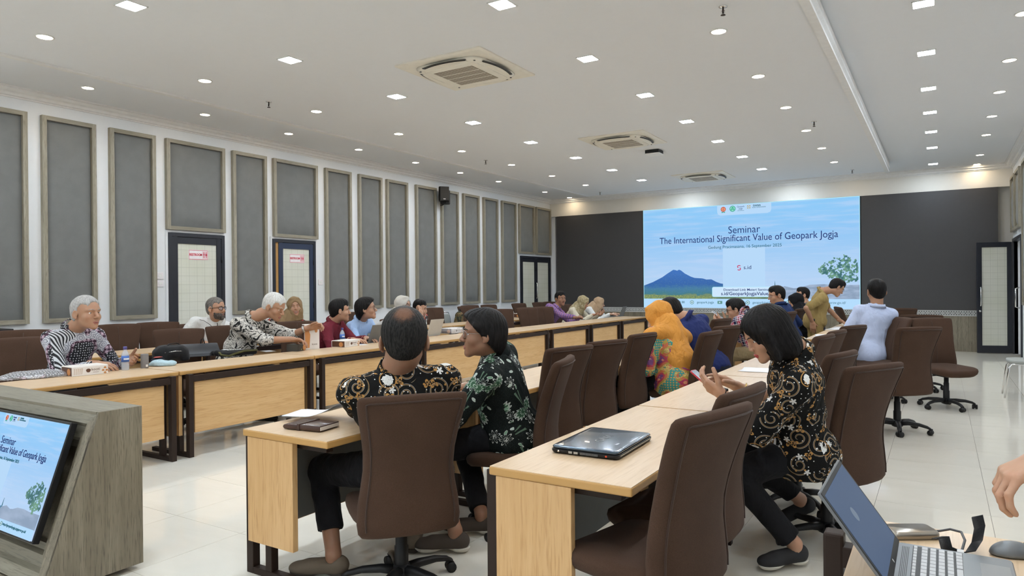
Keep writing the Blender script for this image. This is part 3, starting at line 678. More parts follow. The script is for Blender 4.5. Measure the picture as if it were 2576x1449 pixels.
JE = [9.45, 11.04, 12.63, 14.22]
for i in range(3):
    desk(-2.70, JE[i]+.003, JE[i+1]-.003, -1, ['oak desk in front of red plaid shirt man beyond the gap', 'oak desk in front of navy shirt man with glasses', 'oak desk before woman in black headscarf'][i], 'far middle row of oak desks')
    desk(-1.18, JE[i]+.003, JE[i+1]-.003, -1, ['oak desk with large white papers, its corner towards the camera', 'oak desk covered with papers under the khaki man hand', 'last oak desk of the right row towards the screen'][i], 'far right row of oak desks')

# ---------------- chairs ----------------
def make_chair():
    t = empty('office_chair')
    # backrest: rings up; (z, half width, y centre, half thickness)
    prof = [(.372, .205, -.215, .012), (.378, .222, -.215, .028), (.395, .236, -.214, .037), (.44, .242, -.21, .040), (.52, .236, -.204, .042), (.60, .222, -.202, .042), (.68, .212, -.21, .042), (.76, .214, -.228, .042),
            (.84, .225, -.252, .041), (.92, .240, -.280, .039), (.98, .250, -.303, .037), (1.012, .252, -.315, .034), (1.028, .246, -.322, .024), (1.034, .232, -.325, .010)]
    def ring(z, hw, yc, ht, n=28):
        out = []
        for j in range(n):
            a = 2*pi*j/n; c, s = cos(a), sin(a); e = .42
            x = hw*math.copysign(abs(c)**e, c); y = ht*math.copysign(abs(s)**.75, s)
            y += .032*(x/hw)**2          # wraps forward at the sides
            out.append((x, yc+y, z-.007*(x/hw)**2*max(0, (z-.9)/.13)))
        return out
    mb = MB(); mb.rings([ring(*p) for p in prof]); bk = mb.build('backrest', m_brown, t)
    def bp(z, f, off):   # back surface point
        for i in range(len(prof)-1):
            if prof[i][0] <= z <= prof[i+1][0]:
                w = (z-prof[i][0])/(prof[i+1][0]-prof[i][0]); h = [prof[i][k]*(1-w)+prof[i+1][k]*w for k in (1, 2, 3)]; break
        x = h[0]*f; return (x, h[1]-h[2]*(1-abs(f)**4.76)**.375+.032*f*f+off, z-.007*f*f*max(0, (z-.9)/.13))
    zs = [.41+.59*i/14 for i in range(15)]
    pts = [bp(z, .86, -.002) for z in zs]+[bp(1.004, f, -.002) for f in (.8, .5, 0, -.5, -.8)]+[bp(z, -.86, -.002) for z in zs[::-1]]
    MB().tube(pts, .0040, 5).build('piping', m_pipe, bk)
    def fp(z, f):
        for i in range(len(prof)-1):
            if prof[i][0] <= z <= prof[i+1][0]:
                w = (z-prof[i][0])/(prof[i+1][0]-prof[i][0]); h = [prof[i][k]*(1-w)+prof[i+1][k]*w for k in (1, 2, 3)]; break
        return (h[0]*f, h[1]+h[2]+.0008, z)
    MB().tube([fp(z, 0) for z in zs[1:]], .0022, 4).build('centre_seam', m_pipe, bk)
    # seat
    R = []
    for z, w, d, o in ((.405, .20, .20, 0), (.41, .228, .225, 0), (.43, .245, .245, 0), (.455, .25, .252, 0), (.475, .245, .248, 0), (.487, .225, .23, 0), (.490, .12, .14, 0)):
        R.append([(w*math.copysign(abs(cos(a))**.5, cos(a)), .03+o+d*math.copysign(abs(sin(a))**.5, sin(a)), z-(.028*max(0, sin(a))**3)+(.015*max(0, -sin(a))**2)) for a in [2*pi*j/28 for j in range(28)]])
    MB().rings(R).build('seat', m_brown, t)
    MB().box(-.09, .09, -.13, .12, .365, .408).build('mechanism', m_black, t, bevel=.01)
    MB().tube([(0, -.06, .385), (0, -.14, .380), (0, -.185, .40), (0, -.195, .46)], [.03, .03, .025, .015], 8, flat=.5).build('back_bracket', m_black, t)
    MB().tube([(.08, .02, .385), (.20, .03, .378), (.25, .03, .372)], [.006, .006, .009], 6).build('height_lever', m_black, t)
    MB().lathe([(.028, .07), (.034, .09), (.034, .20), (.029, .205), (.029, .29), (.025, .295), (.025, .37)], n=16).build('gas_column', m_black, t)
    st = MB()
    st.lathe([(.03, .045), (.05, .055), (.052, .09), (.036, .115)], n=16)
    for k in range(5):
        a = 2*pi*k/5+.3; d = Vector((cos(a), sin(a), 0)); n = Vector((-sin(a), cos(a), 0)); R = []
        for r, z, w, h in ((.03, .085, .030, .026), (.10, .092, .026, .022), (.19, .088, .022, .018), (.26, .072, .020, .015), (.29, .056, .018, .012)):
            R.append([tuple(d*r+n*(w*cos(q))+Vector((0, 0, z+h*sin(q)))) for q in [2*pi*i/8 for i in range(8)]])
        st.rings(R)
    sb = st.build('star_base', m_black, t)
    cm = MB()
    cm.cyl((-.026, .0, .026), (-.008, 0, .026), .026, n=14); cm.cyl((.008, .0, .026), (.026, 0, .026), .026, n=14); cm.box(-.008, .008, -.012, .02, .012, .04)
    cm.cyl((0, .012, .03), (0, .012, .062), .009, n=8)
    cast = None
    for k in range(5):
        a = 2*pi*k/5+.3
        if cast is None: cast = cm.build('caster', m_black, sb); o = cast
        else: o = ob('caster', cast.data, sb)
        o.location = (.285*cos(a), .285*sin(a), 0); o.rotation_euler = (0, 0, a*1.7+1)
    return t
chair0 = make_chair(); chair_used = [False]
def chair(top, f, lab, grp, dz=0.0, base=None):
    # top = (x, y) of backrest top centre, f = facing direction
    f = Vector((f[0], f[1])).normalized()
    b = Vector(base) if base is not None else Vector(top)+f*.32
    o = ctree(chair0) if chair_used[0] else chair0; chair_used[0] = True
    o.location = (b.x, b.y, 0); o.rotation_euler = (0, 0, math.atan2(f.y, f.x)-pi/2)
    if dz:
        for c in o.children:
            if c.name.split('.')[0] not in ('star_base', 'gas_column'): c.location.z += dz
    tag(o, lab, 'chair', grp); return o
GA, GB, GC, GD = 'brown chairs behind the front left desks', 'brown chairs beside the left wall', 'brown chairs of the middle row', 'brown chairs of the right row'
chair((-7.06, 3.05), (.80, -.55), 'empty brown chair left of the man in purple-grey batik', GA)
chair((-6.94, 4.44), (.85, -.55), 'empty brown chair with centre seam behind the black bags', GA)
chair((-6.98, 5.07), (.90, -.45), 'brown chair just left of the white-haired man', GA)
chair((-7.02, 6.10), (.85, -.5), 'empty brown chair behind the outstretched watch arm', GA)
chair((-6.95, 10.83), (.85, -.5), 'empty brown chair right of the glasses wearer, above desk edge', GA)
chair((-6.93, 11.72), (.85, -.4), 'left of the two empty chairs beside the plaid-shirted man', GA)
chair((-6.86, 12.24), (.85, -.45), 'right of the two empty chairs beside the plaid-shirted man', GA)
chair((-8.39, 3.58), (.85, -.45), 'brown chair by left wall, leftmost behind the batik man', GB)
chair((-8.62, 4.70), (.9, -.3), 'brown chair by the wall just right of the grey-haired man head', GB)
chair((-8.62, 5.22), (.85, -.45), 'brown chair by the wall left of the bearded man', GB)
chair((-8.64, 8.73), (.9, -.2), 'brown chair by the wall between maroon and blue shirts', GB)
chair((-8.77, 11.1), (.9, -.25), 'brown chair by the wall left of the folding chair', GB)
chair((-8.72, 12.2), (.9, -.25), 'brown chair by the wall right of the camouflage bag', GB)
chair((-9.0, 12.72), (.9, -.3), 'brown chair by the wall, half hidden behind another', GB)
chair((-8.85, 13.25), (.9, -.2), 'brown chair by the wall, below the fourteenth tall panel', GB)
chair((-8.80, 14.5), (.9, -.2), 'brown chair by the wall behind the small white box', GB)
chair((-8.80, 15.5), (.9, -.2), 'brown chair in front of the far double door, left one', GB)
chair((-8.85, 16.15), (.9, -.2), 'brown chair in front of the far double door, right one', GB)
chair((-7.25, 14.0), (.9, -.2), 'brown chair back behind the woman in olive scarf', GA)
# middle row (facing -x)
chair(None, (-.80, .60), 'large brown chair of the batik-shirted man, nearest the camera', GC, -.05, base=(-2.24, 2.58))
chair((-1.885, 3.68), (-.97, -.30), 'brown chair turned edge-on behind the green-leaf batik wearer', GC)
chair((-2.20, 4.38), (-1, .25), 'empty brown chair right of the green-leaf batik wearer', GC)
chair((-2.18, 4.98), (-1, .25), 'second empty brown chair right of the green-leaf batik wearer', GC)
chair((-2.22, 5.85), (-1, .12), 'empty brown chair left of the orange-scarfed woman', GC)
chair((-1.76, 6.38), (-1, .1), 'brown chair of the orange-scarfed woman', GC)
chair((-1.84, 7.25), (-1, .35), 'brown chair behind the man in dark blue shirt', GC)
chair((-2.30, 8.75), (-1, .2), 'small distant brown chair left of the red plaid shirt', GC)
# right row
chair((-.635, 2.40), (-.96, .24), 'brown chair nearest the camera, right of the closed laptop', GD)
chair((-.675, 2.97), (-.995, .105), 'second brown chair, right behind the nearest one', GD)
chair((-.27, 4.12), (-.85, .45), 'brown chair of the bob-haired woman', GD)
chair((-.50, 4.78), (-.9, .2), 'brown chair directly behind the bob-haired woman', GD)
chair((-.80, 6.30), (-1, .15), 'brown chair of the right row next to white paper', GD)
chair((-.78, 6.98), (-1, .15), 'brown chair one place beyond the white paper', GD)
chair((-.72, 7.80), (-.9, .35), 'brown chair below the sitting man in pale blue shirt, left', GD)
chair(None, (-.8, -.45), 'brown chair of the man in pale blue shirt', GD, 0, base=(-.66, 9.62))
chair(None, (-.70, .73), 'single brown swivel chair standing free by the aisle', GD, .01, base=(-.366, 7.76))
chair((-.12, 9.75), (.55, -.85), 'far brown chair facing the camera behind the free one', GD, 0)
chair((-.21, 10.6), (-.1, .95), 'far brown chair turned away, left of the one facing camera', GD)
chair((-.55, 13.2), (-.3, .95), 'most distant brown chair right of the pale blue shirt', GD)
chair((-1.60, 13.75), (.9, .3), 'brown chair behind the khaki man outstretched arm', GD)
chair((-1.92, 11.3), (-1, .1), 'brown chair left of the khaki man', GC)
chair((-2.0, 12.6), (-1, .1), 'brown chair between the black headscarf and khaki man', GC)
for y_, x_, l_ in ((3.22, -6.90, 'purple-grey batik man'), (6.98, -7.05, 'man in light blue'), (8.25, -7.05, 'laughing man in orange pattern'), (12.64, -7.12, 'purple plaid man'), (13.58, -7.02, 'woman in olive scarf'), (14.45, -7.05, 'woman in tan scarf')):
    chair(None, (1, -.05), 'brown chair under the '+l_, GA, -.07, base=(x_, y_))
for y_, l_ in ((5.88, 'bearded man'), (7.22, 'laughing woman in brown scarf')): chair(None, (1, -.05), 'brown chair under the '+l_, GB, -.07, base=(-8.72, y_))
chair(None, (-1, .1), 'brown chair under the red plaid shirt', GC, -.05, base=(-1.95, 9.28))
chair(None, (-1, .0), 'brown chair of the operator outside the right picture edge', GD, -.05, base=(1.0, 1.72))
# grey visitor chairs
m_gvin = M_('grey_vinyl', (.36, .38, .36), .5)
def vchair(loc, rot, lab):
    t = empty('visitor_chair', loc, rot, lab, 'chair', 'grey visitor chairs with chrome frames')
    R = []
    for z, w in ((.425, .19), (.43, .21), (.455, .22), (.475, .215), (.482, .17)): R.append([(w*math.copysign(abs(cos(a))**.5, cos(a)), w*math.copysign(abs(sin(a))**.5, sin(a)), z) for a in [2*pi*j/24 for j in range(24)]])
    MB().rings(R).build('seat', m_gvin, t)
    R = []
    for z, w, y in ((.56, .17, -.21), (.57, .19, -.212), (.7, .20, -.225), (.84, .19, -.24), (.86, .17, -.243)): R.append([(w*math.copysign(abs(cos(a))**.4, cos(a)), y+.016*sin(a), z) for a in [2*pi*j/20 for j in range(20)]])
    MB().rings(R).build('backrest', m_gvin, t)
    for s in (-1, 1):
        MB().tube([(s*.2, .25, .0), (s*.19, .20, .38), (s*.185, .17, .425), (s*.185, -.17, .425)], .011, 8).build('leg', m_chrome, t)
        MB().tube([(s*.2, -.25, .0), (s*.19, -.17, .40), (s*.185, -.19, .5), (s*.185, -.235, .80), (s*.15, -.25, .89), (0, -.255, .90)], .011, 8).build('leg', m_chrome, t)
vchair((.93, 10.85, 0), pi/2, 'grey visitor chair with chrome legs at the right picture edge')
vchair((-8.9, 11.55, 0), -pi/2, 'grey visitor chair beside the left wall next to camouflage bag')
vchair((-8.9, 12.0, 0), -pi/2, 'grey visitor chair by the left wall partly behind camouflage bag')
# ---------------- signed-distance modelling (smooth unions meshed by surface nets) ----------------
class SDF:
    def __init__(s, lo, hi, v):
        s.v = v; s.lo = np.array(lo, float); s.n = np.ceil((np.array(hi)-s.lo)/v).astype(int)+1
        s.d = np.full(tuple(s.n), .05, np.float32)
    def _sub(s, lo, hi):
        a = np.maximum(np.floor((np.array(lo)-s.lo)/s.v).astype(int), 0); b = np.minimum(np.ceil((np.array(hi)-s.lo)/s.v).astype(int)+1, s.n)
        if (b <= a).any(): return None
        ax = [(s.lo[i]+np.arange(a[i], b[i])*s.v).astype(np.float32) for i in range(3)]
        return tuple(slice(a[i], b[i]) for i in range(3)), ax[0][:, None, None], ax[1][None, :, None], ax[2][None, None, :]
    def _comb(s, sl, d, k, op):
        a = s.d[sl]
        if op == 'u':
            if k > 0: h = np.clip(.5+.5*(a-d)/k, 0, 1); s.d[sl] = a*(1-h)+d*h-k*h*(1-h)
            else: s.d[sl] = np.minimum(a, d)
        elif op == 's':
            d = -d
            if k > 0: h = np.clip(.5-.5*(a-d)/k, 0, 1); s.d[sl] = a*(1-h)+d*h+k*h*(1-h)
            else: s.d[sl] = np.maximum(a, d)
    def cone(s, a, b, ra, rb, k=.01, op='u'):
        a, b = np.array(a, float), np.array(b, float); p = max(ra, rb)+k+2.5*s.v+.004
        q = s._sub(np.minimum(a, b)-p, np.maximum(a, b)+p)
        if q is None: return s
        sl, X, Y, Z = q; ba = b-a; l2 = float(ba@ba)+1e-12
        t = np.clip(((X-a[0])*ba[0]+(Y-a[1])*ba[1]+(Z-a[2])*ba[2])/l2, 0, 1)
        d = np.sqrt((X-a[0]-t*ba[0])**2+(Y-a[1]-t*ba[1])**2+(Z-a[2]-t*ba[2])**2)-(ra+(rb-ra)*t)
        s._comb(sl, d, k, op); return s
    def ell(s, c, r, k=.01, op='u', R=None):
        c = np.array(c, float); r = np.array(r, float); p = (r.max() if R is not None else r)+k+2.5*s.v+.004
        q = s._sub(c-p, c+p)
        if q is None: return s
        sl, X, Y, Z = q; X = X-c[0]; Y = Y-c[1]; Z = Z-c[2]
        if R is not None:
            R = np.array(R); X, Y, Z = X*R[0, 0]+Y*R[1, 0]+Z*R[2, 0], X*R[0, 1]+Y*R[1, 1]+Z*R[2, 1], X*R[0, 2]+Y*R[1, 2]+Z*R[2, 2]
        k0 = np.sqrt((X/r[0])**2+(Y/r[1])**2+(Z/r[2])**2); k1 = np.sqrt((X/r[0]**2)**2+(Y/r[1]**2)**2+(Z/r[2]**2)**2)+1e-9
        s._comb(sl, np.where(k0 < .02, -r.min(), k0*(k0-1)/k1), k, op); return s
    def half(s, pt, nrm, k=.004, keep_neg=True):
        # removes the side the normal points to
        X, Y, Z = [(s.lo[i]+np.arange(s.n[i])*s.v).astype(np.float32) for i in range(3)]
        d = (X[:, None, None]-pt[0])*nrm[0]+(Y[None, :, None]-pt[1])*nrm[1]+(Z[None, None, :]-pt[2])*nrm[2]
        a = s.d
        if k > 0: h = np.clip(.5-.5*(a-d)/k, 0, 1); s.d = a*(1-h)+d*h+k*h*(1-h)
        else: s.d = np.maximum(a, d)
        return s
    def mesh(s, disp=None):
        D = s.d; D[0] = D[-1] = .05; D[:, 0] = D[:, -1] = .05; D[:, :, 0] = D[:, :, -1] = .05
        I = D < 0; c = I[:-1, :-1, :-1].astype(np.int8)*0
        for i in (0, 1):
            for j in (0, 1):
                for k in (0, 1): c = c+I[i:I.shape[0]-1+i, j:I.shape[1]-1+j, k:I.shape[2]-1+k]
        m = (c > 0) & (c < 8); idx = np.full(m.shape, -1, np.int64); P = np.argwhere(m); idx[m] = np.arange(len(P))
        acc = np.zeros((len(P), 3)); cnt = np.zeros(len(P)); x, y, z = P.T
        cor = [(i, j, k) for i in (0, 1) for j in (0, 1) for k in (0, 1)]
        V = {q: D[x+q[0], y+q[1], z+q[2]] for q in cor}
        for q in cor:
            for ax in range(3):
                if q[ax] == 0:
                    w = list(q); w[ax] = 1; w = tuple(w); a, b = V[q], V[w]; h = (a < 0) != (b < 0); t = a[h]/(a[h]-b[h])
                    pt = np.tile(np.array(q, float), (h.sum(), 1)); pt[:, ax] += t; acc[h] += pt; cnt[h] += 1
        vs = (P+acc/np.maximum(cnt, 1)[:, None])*s.v+s.lo
        F = []
        for ax in range(3):
            u, w = (ax+1) % 3, (ax+2) % 3
            sa = [slice(None)]*3; sb = [slice(None)]*3; sa[ax] = slice(0, -1); sb[ax] = slice(1, None)
            A = I[tuple(sa)]; B = I[tuple(sb)]; E = np.argwhere(A != B); E = E[(E[:, u] > 0) & (E[:, w] > 0)]
            def g(du, dw):
                q = E.copy(); q[:, u] += du; q[:, w] += dw; return idx[q[:, 0], q[:, 1], q[:, 2]]
            Q = np.stack([g(-1, -1), g(0, -1), g(0, 0), g(-1, 0)], 1); fl = ~A[E[:, 0], E[:, 1], E[:, 2]]
            Q[fl] = Q[fl][:, ::-1]; F.append(Q[(Q >= 0).all(1)])
        return vs, np.concatenate(F)
def smooth_v(vs, F, it=1, lam=.5):
    for _ in range(it):
        acc = np.zeros_like(vs); c = np.zeros(len(vs))
        for a, b in ((0, 1), (1, 2), (2, 3), (3, 0)):
            np.add.at(acc, F[:, a], vs[F[:, b]]); np.add.at(acc, F[:, b], vs[F[:, a]]); np.add.at(c, F[:, a], 1); np.add.at(c, F[:, b], 1)
        vs = vs*(1-lam)+acc/np.maximum(c, 1)[:, None]*lam
    return vs
def add_uv(me):
    l = me.uv_layers.new(name='UVMap')
    for pl in me.polygons:
        n = [abs(v) for v in pl.normal]; ax = n.index(max(n))
        for li in pl.loop_indices:
            c = me.vertices[me.loops[li].vertex_index].co; l.data[li].uv = ((c.y, c.z), (c.x+.37, c.z), (c.x+.11, c.y+.53))[ax]
def vnorm(vs, F):
    n = np.cross(vs[F[:, 2]]-vs[F[:, 0]], vs[F[:, 3]]-vs[F[:, 1]]); N = np.zeros_like(vs)
    for i in range(4): np.add.at(N, F[:, i], n)
    return N/(np.linalg.norm(N, axis=1)[:, None]+1e-12)
def np_mesh(name, parts, mat, parent=None, uv=False):
    vs = np.concatenate([p[0] for p in parts]); o = 0; fs = []
    for v, f in parts: fs.append(f+o); o += len(v)
    F = np.concatenate(fs).astype(np.int32)
    me = bpy.data.meshes.new(name); me.vertices.add(len(vs)); me.vertices.foreach_set('co', vs.astype(np.float32).ravel())
    me.loops.add(F.size); me.loops.foreach_set('vertex_index', F.ravel()); me.polygons.add(len(F))
    me.polygons.foreach_set('loop_start', np.arange(0, F.size, 4, dtype=np.int32))
    try: me.polygons.foreach_set('loop_total', np.full(len(F), 4, dtype=np.int32))
    except Exception: pass
    me.polygons.foreach_set('use_smooth', np.ones(len(F), bool)); me.update(calc_edges=True)
    if uv:
        n = np.cross(vs[F[:, 2]]-vs[F[:, 0]], vs[F[:, 3]]-vs[F[:, 1]]); a = np.abs(n)*np.array([1, 1, .6]); ax = a.argmax(1)
        P = vs[F]; U = np.where((ax == 0)[:, None, None], P[:, :, [1, 2]], np.where((ax == 1)[:, None, None], P[:, :, [0, 2]]+[.37, 0], P[:, :, [0, 1]]+[.11, .53]))
        l = me.uv_layers.new(name='UVMap'); l.data.foreach_set('uv', U.astype(np.float32).ravel())
    if mat: me.materials.append(mat)
    return ob(name, me, parent)

# ---------------- people materials ----------------
def skin(name, c, red=.5):
    if name in MATS: return MATS[name]
    t = NT(name, rough=.48, spec=.4, sss=.12); o = t.coord(); n = t.noise(o, 22, 4, .6); f = t.noise(o, 260, 2)
    t.b.inputs['Subsurface Radius'].default_value = (.012, .005, .003)
    col = t.mix(n.ss(.35, .7)*.45, c, (c[0]*1.03, c[1]*.82, c[2]*.76)); t.set('col', col); t.bump(f, .12, .002); MATS[name] = t.m; return t.m
def hairm(name, c1, c2, rough=.5):
    if name in MATS: return MATS[name]
    t = NT(name, rough=rough, spec=.12); o = t.coord()
    n = t.noise(t.mapr(o, (190, 60, 26)), 1, 3, .6); b = t.noise(o, 9, 2)
    t.set('col', t.mix(n.ss(.35, .65)*.8+b.ss(.4, .8)*.2, c1, c2)); t.bump(n, .7, .004); MATS[name] = t.m; return t.m
def cloth(name, c, rough=.85, sheen=.02, fold=.5, pat=None):
    if name in MATS: return MATS[name]
    t = NT(name, rough=rough, sheen=sheen, spec=.12); o = t.coord(); f = t.noise(o, 420, 2)
    w = t.noise(t.mapr(o, (1, 1, .45), (.5, .2, .3)), 9, 3, .55, dist=1.6); b = t.noise(o, 5, 2)
    cc = t.mix(f.ss(.3, .7), tuple(v*.93 for v in c), tuple(min(1, v*1.06) for v in c)); cc = t.mix(b.ss(.35, .75)*.2, cc, tuple(v*.82 for v in c))
    if pat:
        q = t.noise(o, 26, 2, .5, dist=1.5); cc = t.mix(q.ss(.52, .60)*.75, cc, pat)
    t.set('col', cc); t.bump(w+f*.03, fold, .03); MATS[name] = t.m; return t.m
def cellpat(t, uv, scale, rnd, off=0.0):
    """2-D voronoi cells: returns local polar coordinates and random numbers per cell"""
    u = t.mapr(uv, (scale, scale, 1), (0, 0, 0), (off, off*1.7, 0))
    n = t.n.new('ShaderNodeTexVoronoi'); n.voronoi_dimensions = '2D'; n.inputs['Scale'].default_value = 1; n.inputs['Randomness'].default_value = rnd
    t.sock(n.inputs['Vector'], u); pos, colr = S(t, n.outputs['Position'], n), S(t, n.outputs['Color'], n)
    d = t.vm('SUBTRACT', u, pos); x, y, z = t.xyz(d); r1, r2, r3 = t.xyz(colr)
    r = (x*x+y*y)._m('SQRT', x*x+y*y); th = x._m('ARCTAN2', y, x)
    return r, th, r1, r2, x, y
def line(v, w): return 1-v.abs().ss(w*.6, w)
def batik_gold(name, s=1.0):
    t = NT(name, rough=.75, spec=.10); uv = t.uv()
    blk, wht, gld = (.007, .007, .007), (.78, .78, .76), (.42, .22, .07)
    c = blk
    # vines: triple parallel spiral lines
    r, th, a, b, x, y = cellpat(t, uv, 8.5*s, .75); sp = (r*4.2-th*(1/(2*pi))*1.0+a*3).fract()-.5
    msk = (r < .56)*(r > .10)*((a*2).fract() < .9)
    c = t.mix(line(sp, .035)*msk, c, gld); c = t.mix(line(sp-.12, .028)*msk, c, (.55, .54, .5)); c = t.mix(line(sp+.12, .028)*msk, c, (.45, .36, .22))
    # gold three-leaf motifs
    r, th, a, b, x, y = cellpat(t, uv, 13*s, .8, 3.3); pr = ((th+a*6.28)*1.5).sin().abs()
    leaf = (r/(pr*.30+.02)); c = t.mix(((leaf < 1)*(leaf > .55)+(leaf < .22))*(b < .42), c, gld)
    # white lotus flowers
    r, th, a, b, x, y = cellpat(t, uv, 11*s, .85, 7.1); pr = ((th+a*6.28)*2.5).sin().abs()
    fl = r/(pr*.17+.04); ln = line((r*17).fract()-.5, .16)
    c = t.mix((fl < 1)*(b < .42)*(1-ln*.55), c, wht)
    # larger white boulder motifs ringed in gold
    r, th, a, b, x, y = cellpat(t, uv, 4.6*s, .8, 1.7); w = t.noise(uv, 60*s, 2, dims='2D')
    bl = (r+(w-.5)*.08) < .125; vein = (w*9).fract().ss(.0, .25)
    c = t.mix(bl*(b < .36), c, t.mix(vein, (.2, .18, .15), wht)); c = t.mix(line(r-.19, .014)*(b < .36), c, gld)
    # dots
    r, th, a, b, x, y = cellpat(t, uv, 34*s, .7, 5.0); c = t.mix((r < .10)*(b < .42), c, wht)
    r, th, a, b, x, y = cellpat(t, uv, 17*s, .8, 9.0); c = t.mix((r < .10)*(b < .3), c, gld)
    w_ = t.noise(t.mapr(t.coord(), (1, 1, .5), (.5, .2, .3)), 9, 3, .55, dist=1.5); t.bump(w_, .35, .03)
    t.set('col', c); MATS[name] = t.m; return t.m
def batik_green(name):
    t = NT(name, rough=.7, spec=.12); uv = t.uv(); c = (.006, .009, .009)
    sp = t.noise(uv, 420, 2, dims='2D'); c = t.mix(sp.ss(.64, .72)*.25, c, (.3, .36, .35))
    wht, grn, dg = (.62, .66, .62), (.20, .36, .24), (.08, .19, .10)
    r, th, a, b, x, y = cellpat(t, uv, 9, .85); pr = ((th+a*6.28)*4).sin().abs(); f = r/(pr*.34+.03)
    e = t.noise(uv, 120, 2, dims='2D'); c = t.mix((f < 1)*(f > .84)*(b < .5), c, wht); c = t.mix((f < .40)*(b < .5)*e.ss(.4, .55), c, wht)
    r, th, a, b, x, y = cellpat(t, uv, 6.3, .8, 4.4); pr = ((th+a*6.28)*1.0).sin().abs(); se = ((th*24).sin()*.05); f = r/(pr*pr*.50+.01+se)
    c = t.mix((f < 1)*(b < .42), c, t.mix(line((f*3).fract()-.5, .12), (.04, .10, .055), (.42, .52, .43))); c = t.mix((f > .90)*(f < 1)*(b < .42), c, wht)
    r, th, a, b, x, y = cellpat(t, uv, 15, .8, 8.2); u2 = x*(a*6.28)._m('COSINE', a*6.28)+y*(a*6.28).sin(); v2 = y*(a*6.28)._m('COSINE', a*6.28)-x*(a*6.28).sin()
    f = ((u2*u2)*20+(v2*v2)*75); c = t.mix((f < 1)*(b < .5), c, t.mix((b < .25), (.50, .60, .54), grn)); c = t.mix((f < 1)*(f > .72)*(b < .5), c, wht)
    w_ = t.noise(t.mapr(t.coord(), (1, 1, .5), (.5, .2, .3)), 9, 3, .55, dist=1.5); t.bump(w_, .35, .03)
    t.set('col', c); MATS[name] = t.m; return t.m
def batik_bw(name):
    t = NT(name, rough=.75, spec=.2); uv = t.uv(); n = t.noise(uv, 12, 3, .6, dist=1.8, dims='2D'); m = t.noise(uv, 30, 2, .5, dist=2.5, dims='2D')
    k = (n > .56).max((m*7).fract() > .72); c = t.mix(k, (.80, .77, .71), (.018, .018, .018)); c = t.mix((m > .62)*(n < .5), c, (.02, .02, .02)); t.set('col', c); MATS[name] = t.m; return t.m
def batik_purple(name):
    t = NT(name, rough=.75, spec=.2); uv = t.uv(); o = t.mapr(uv, (1, 1, 1), (0, 0, .5))
    z = t.noise(uv, 4.2, 1, .3, dims='2D'); r, th, a, b, x, y = cellpat(t, uv, 46, .35); dots = t.mix(r < .24, (.02, .02, .025), (.55, .56, .60))
    r2, th2, a2, b2, x, y = cellpat(t, o, 13, .3); scal = t.mix(line((r2*5).fract()-.5, .18), (.30, .31, .36), (.72, .73, .76))
    r3, th3, a3, b3, x, y = cellpat(t, uv, 24, .1, 2.2); star = t.mix((r3/((th3*3).sin().abs()*.42+.05) < 1), (.06, .03, .05), (.55, .42, .50))
    ux, uy, uz = t.xyz(o); st = t.mix(((ux*38+z*9).fract() > .5), (.03, .03, .035), (.62, .63, .66))
    c = t.mix((z > .44), dots, star); c = t.mix((z > .50), c, scal); c = t.mix((z > .61), c, st); t.set('col', c); MATS[name] = t.m; return t.m
def batik_patch(name):
    t = NT(name, rough=.6, spec=.3); uv = t.uv(); o = t.mapr(uv, (1, 1, 1), (0, 0, .75)); ux, uy, uz = t.xyz(o); z = t.noise(t.mapr(uv, (1, 1, 1), (0, 0, 0), (.3, .6, 0)), 7.5, 0, dims='2D')
    r, th, a, b, x, y = cellpat(t, uv, 44, .05); teal = t.mix(r < .28, (.04, .26, .23), (.58, .30, .08))
    st = t.mix(((uy*17).fract() > .55), (.52, .14, .06), (.38, .28, .05)); n = t.noise(uv, 45, 2, .5, dist=1.5, dims='2D')
    yel = t.mix(((n*8).fract() > .62), (.68, .55, .18), (.20, .05, .02)); mar = t.mix(n.ss(.5, .6), (.42, .05, .07), (.30, .03, .10))
    pur = t.mix((t.noise(uv, 26, 1, dims='2D') > .56), (.16, .05, .17), (.62, .24, .14))
    c = t.mix((z > .36), teal, yel); c = t.mix((z > .42), c, st); c = t.mix((z > .53), c, mar); c = t.mix((z > .60), c, pur); t.set('col', c); MATS[name] = t.m; return t.m
def plaid(name, base, a, b, sc=9, w=(.80, .80, .80)):
    t = NT(name, rough=.8, spec=.2); uv = t.uv(); ux, uy, uz = t.xyz(t.mapr(uv, (sc, sc, 1), (0, 0, .25)))
    fx, fy = ux.fract(), uy.fract(); c = t.mix((fx < .5)*.75, base, a); c = t.mix((fy < .5)*.5, c, b)
    for f in (fx, fy):
        for q in (.12, .38, .62): c = t.mix(line(f-q, .035)*.8, c, w)
    w_ = t.noise(t.mapr(t.coord(), (1, 1, .5), (.5, .2, .3)), 9, 3, .55, dist=1.5); t.bump(w_, .35, .03)
    t.set('col', c); MATS[name] = t.m; return t.m
def floral_red(name):
    t = NT(name, rough=.7); uv = t.uv(); r, th, a, b, x, y = cellpat(t, uv, 16, .8); f = r/((th*2.5).sin().abs()*.3+.16)
    c = t.mix((f < 1), (.03, .02, .02), t.mix((b < .5), (.50, .05, .04), (.70, .66, .62))); t.set('col', c); MATS[name] = t.m; return t.m
V3 = lambda *a: np.array(a, float)
def unit(v): v = np.array(v, float); return v/(np.linalg.norm(v)+1e-12)
m_eye = M_('eye_white', (.72, .70, .68), .2); m_iris = M_('eye_dark', (.02, .012, .01), .15); m_lip = M_('lip_skin', (.36, .13, .10), .45); m_lipred = M_('lip_rouge', (.42, .06, .06), .4)
m_brow = M_('brow_hair', (.02, .016, .014), .8); m_teeth = M_('teeth', (.8, .77, .7), .3)
def glassm():
    t = NT('lens_glass', rough=.05, alpha=.13, col=(.8, .85, 1)); MATS['lens'] = t.m; return t.m
m_lens = glassm()
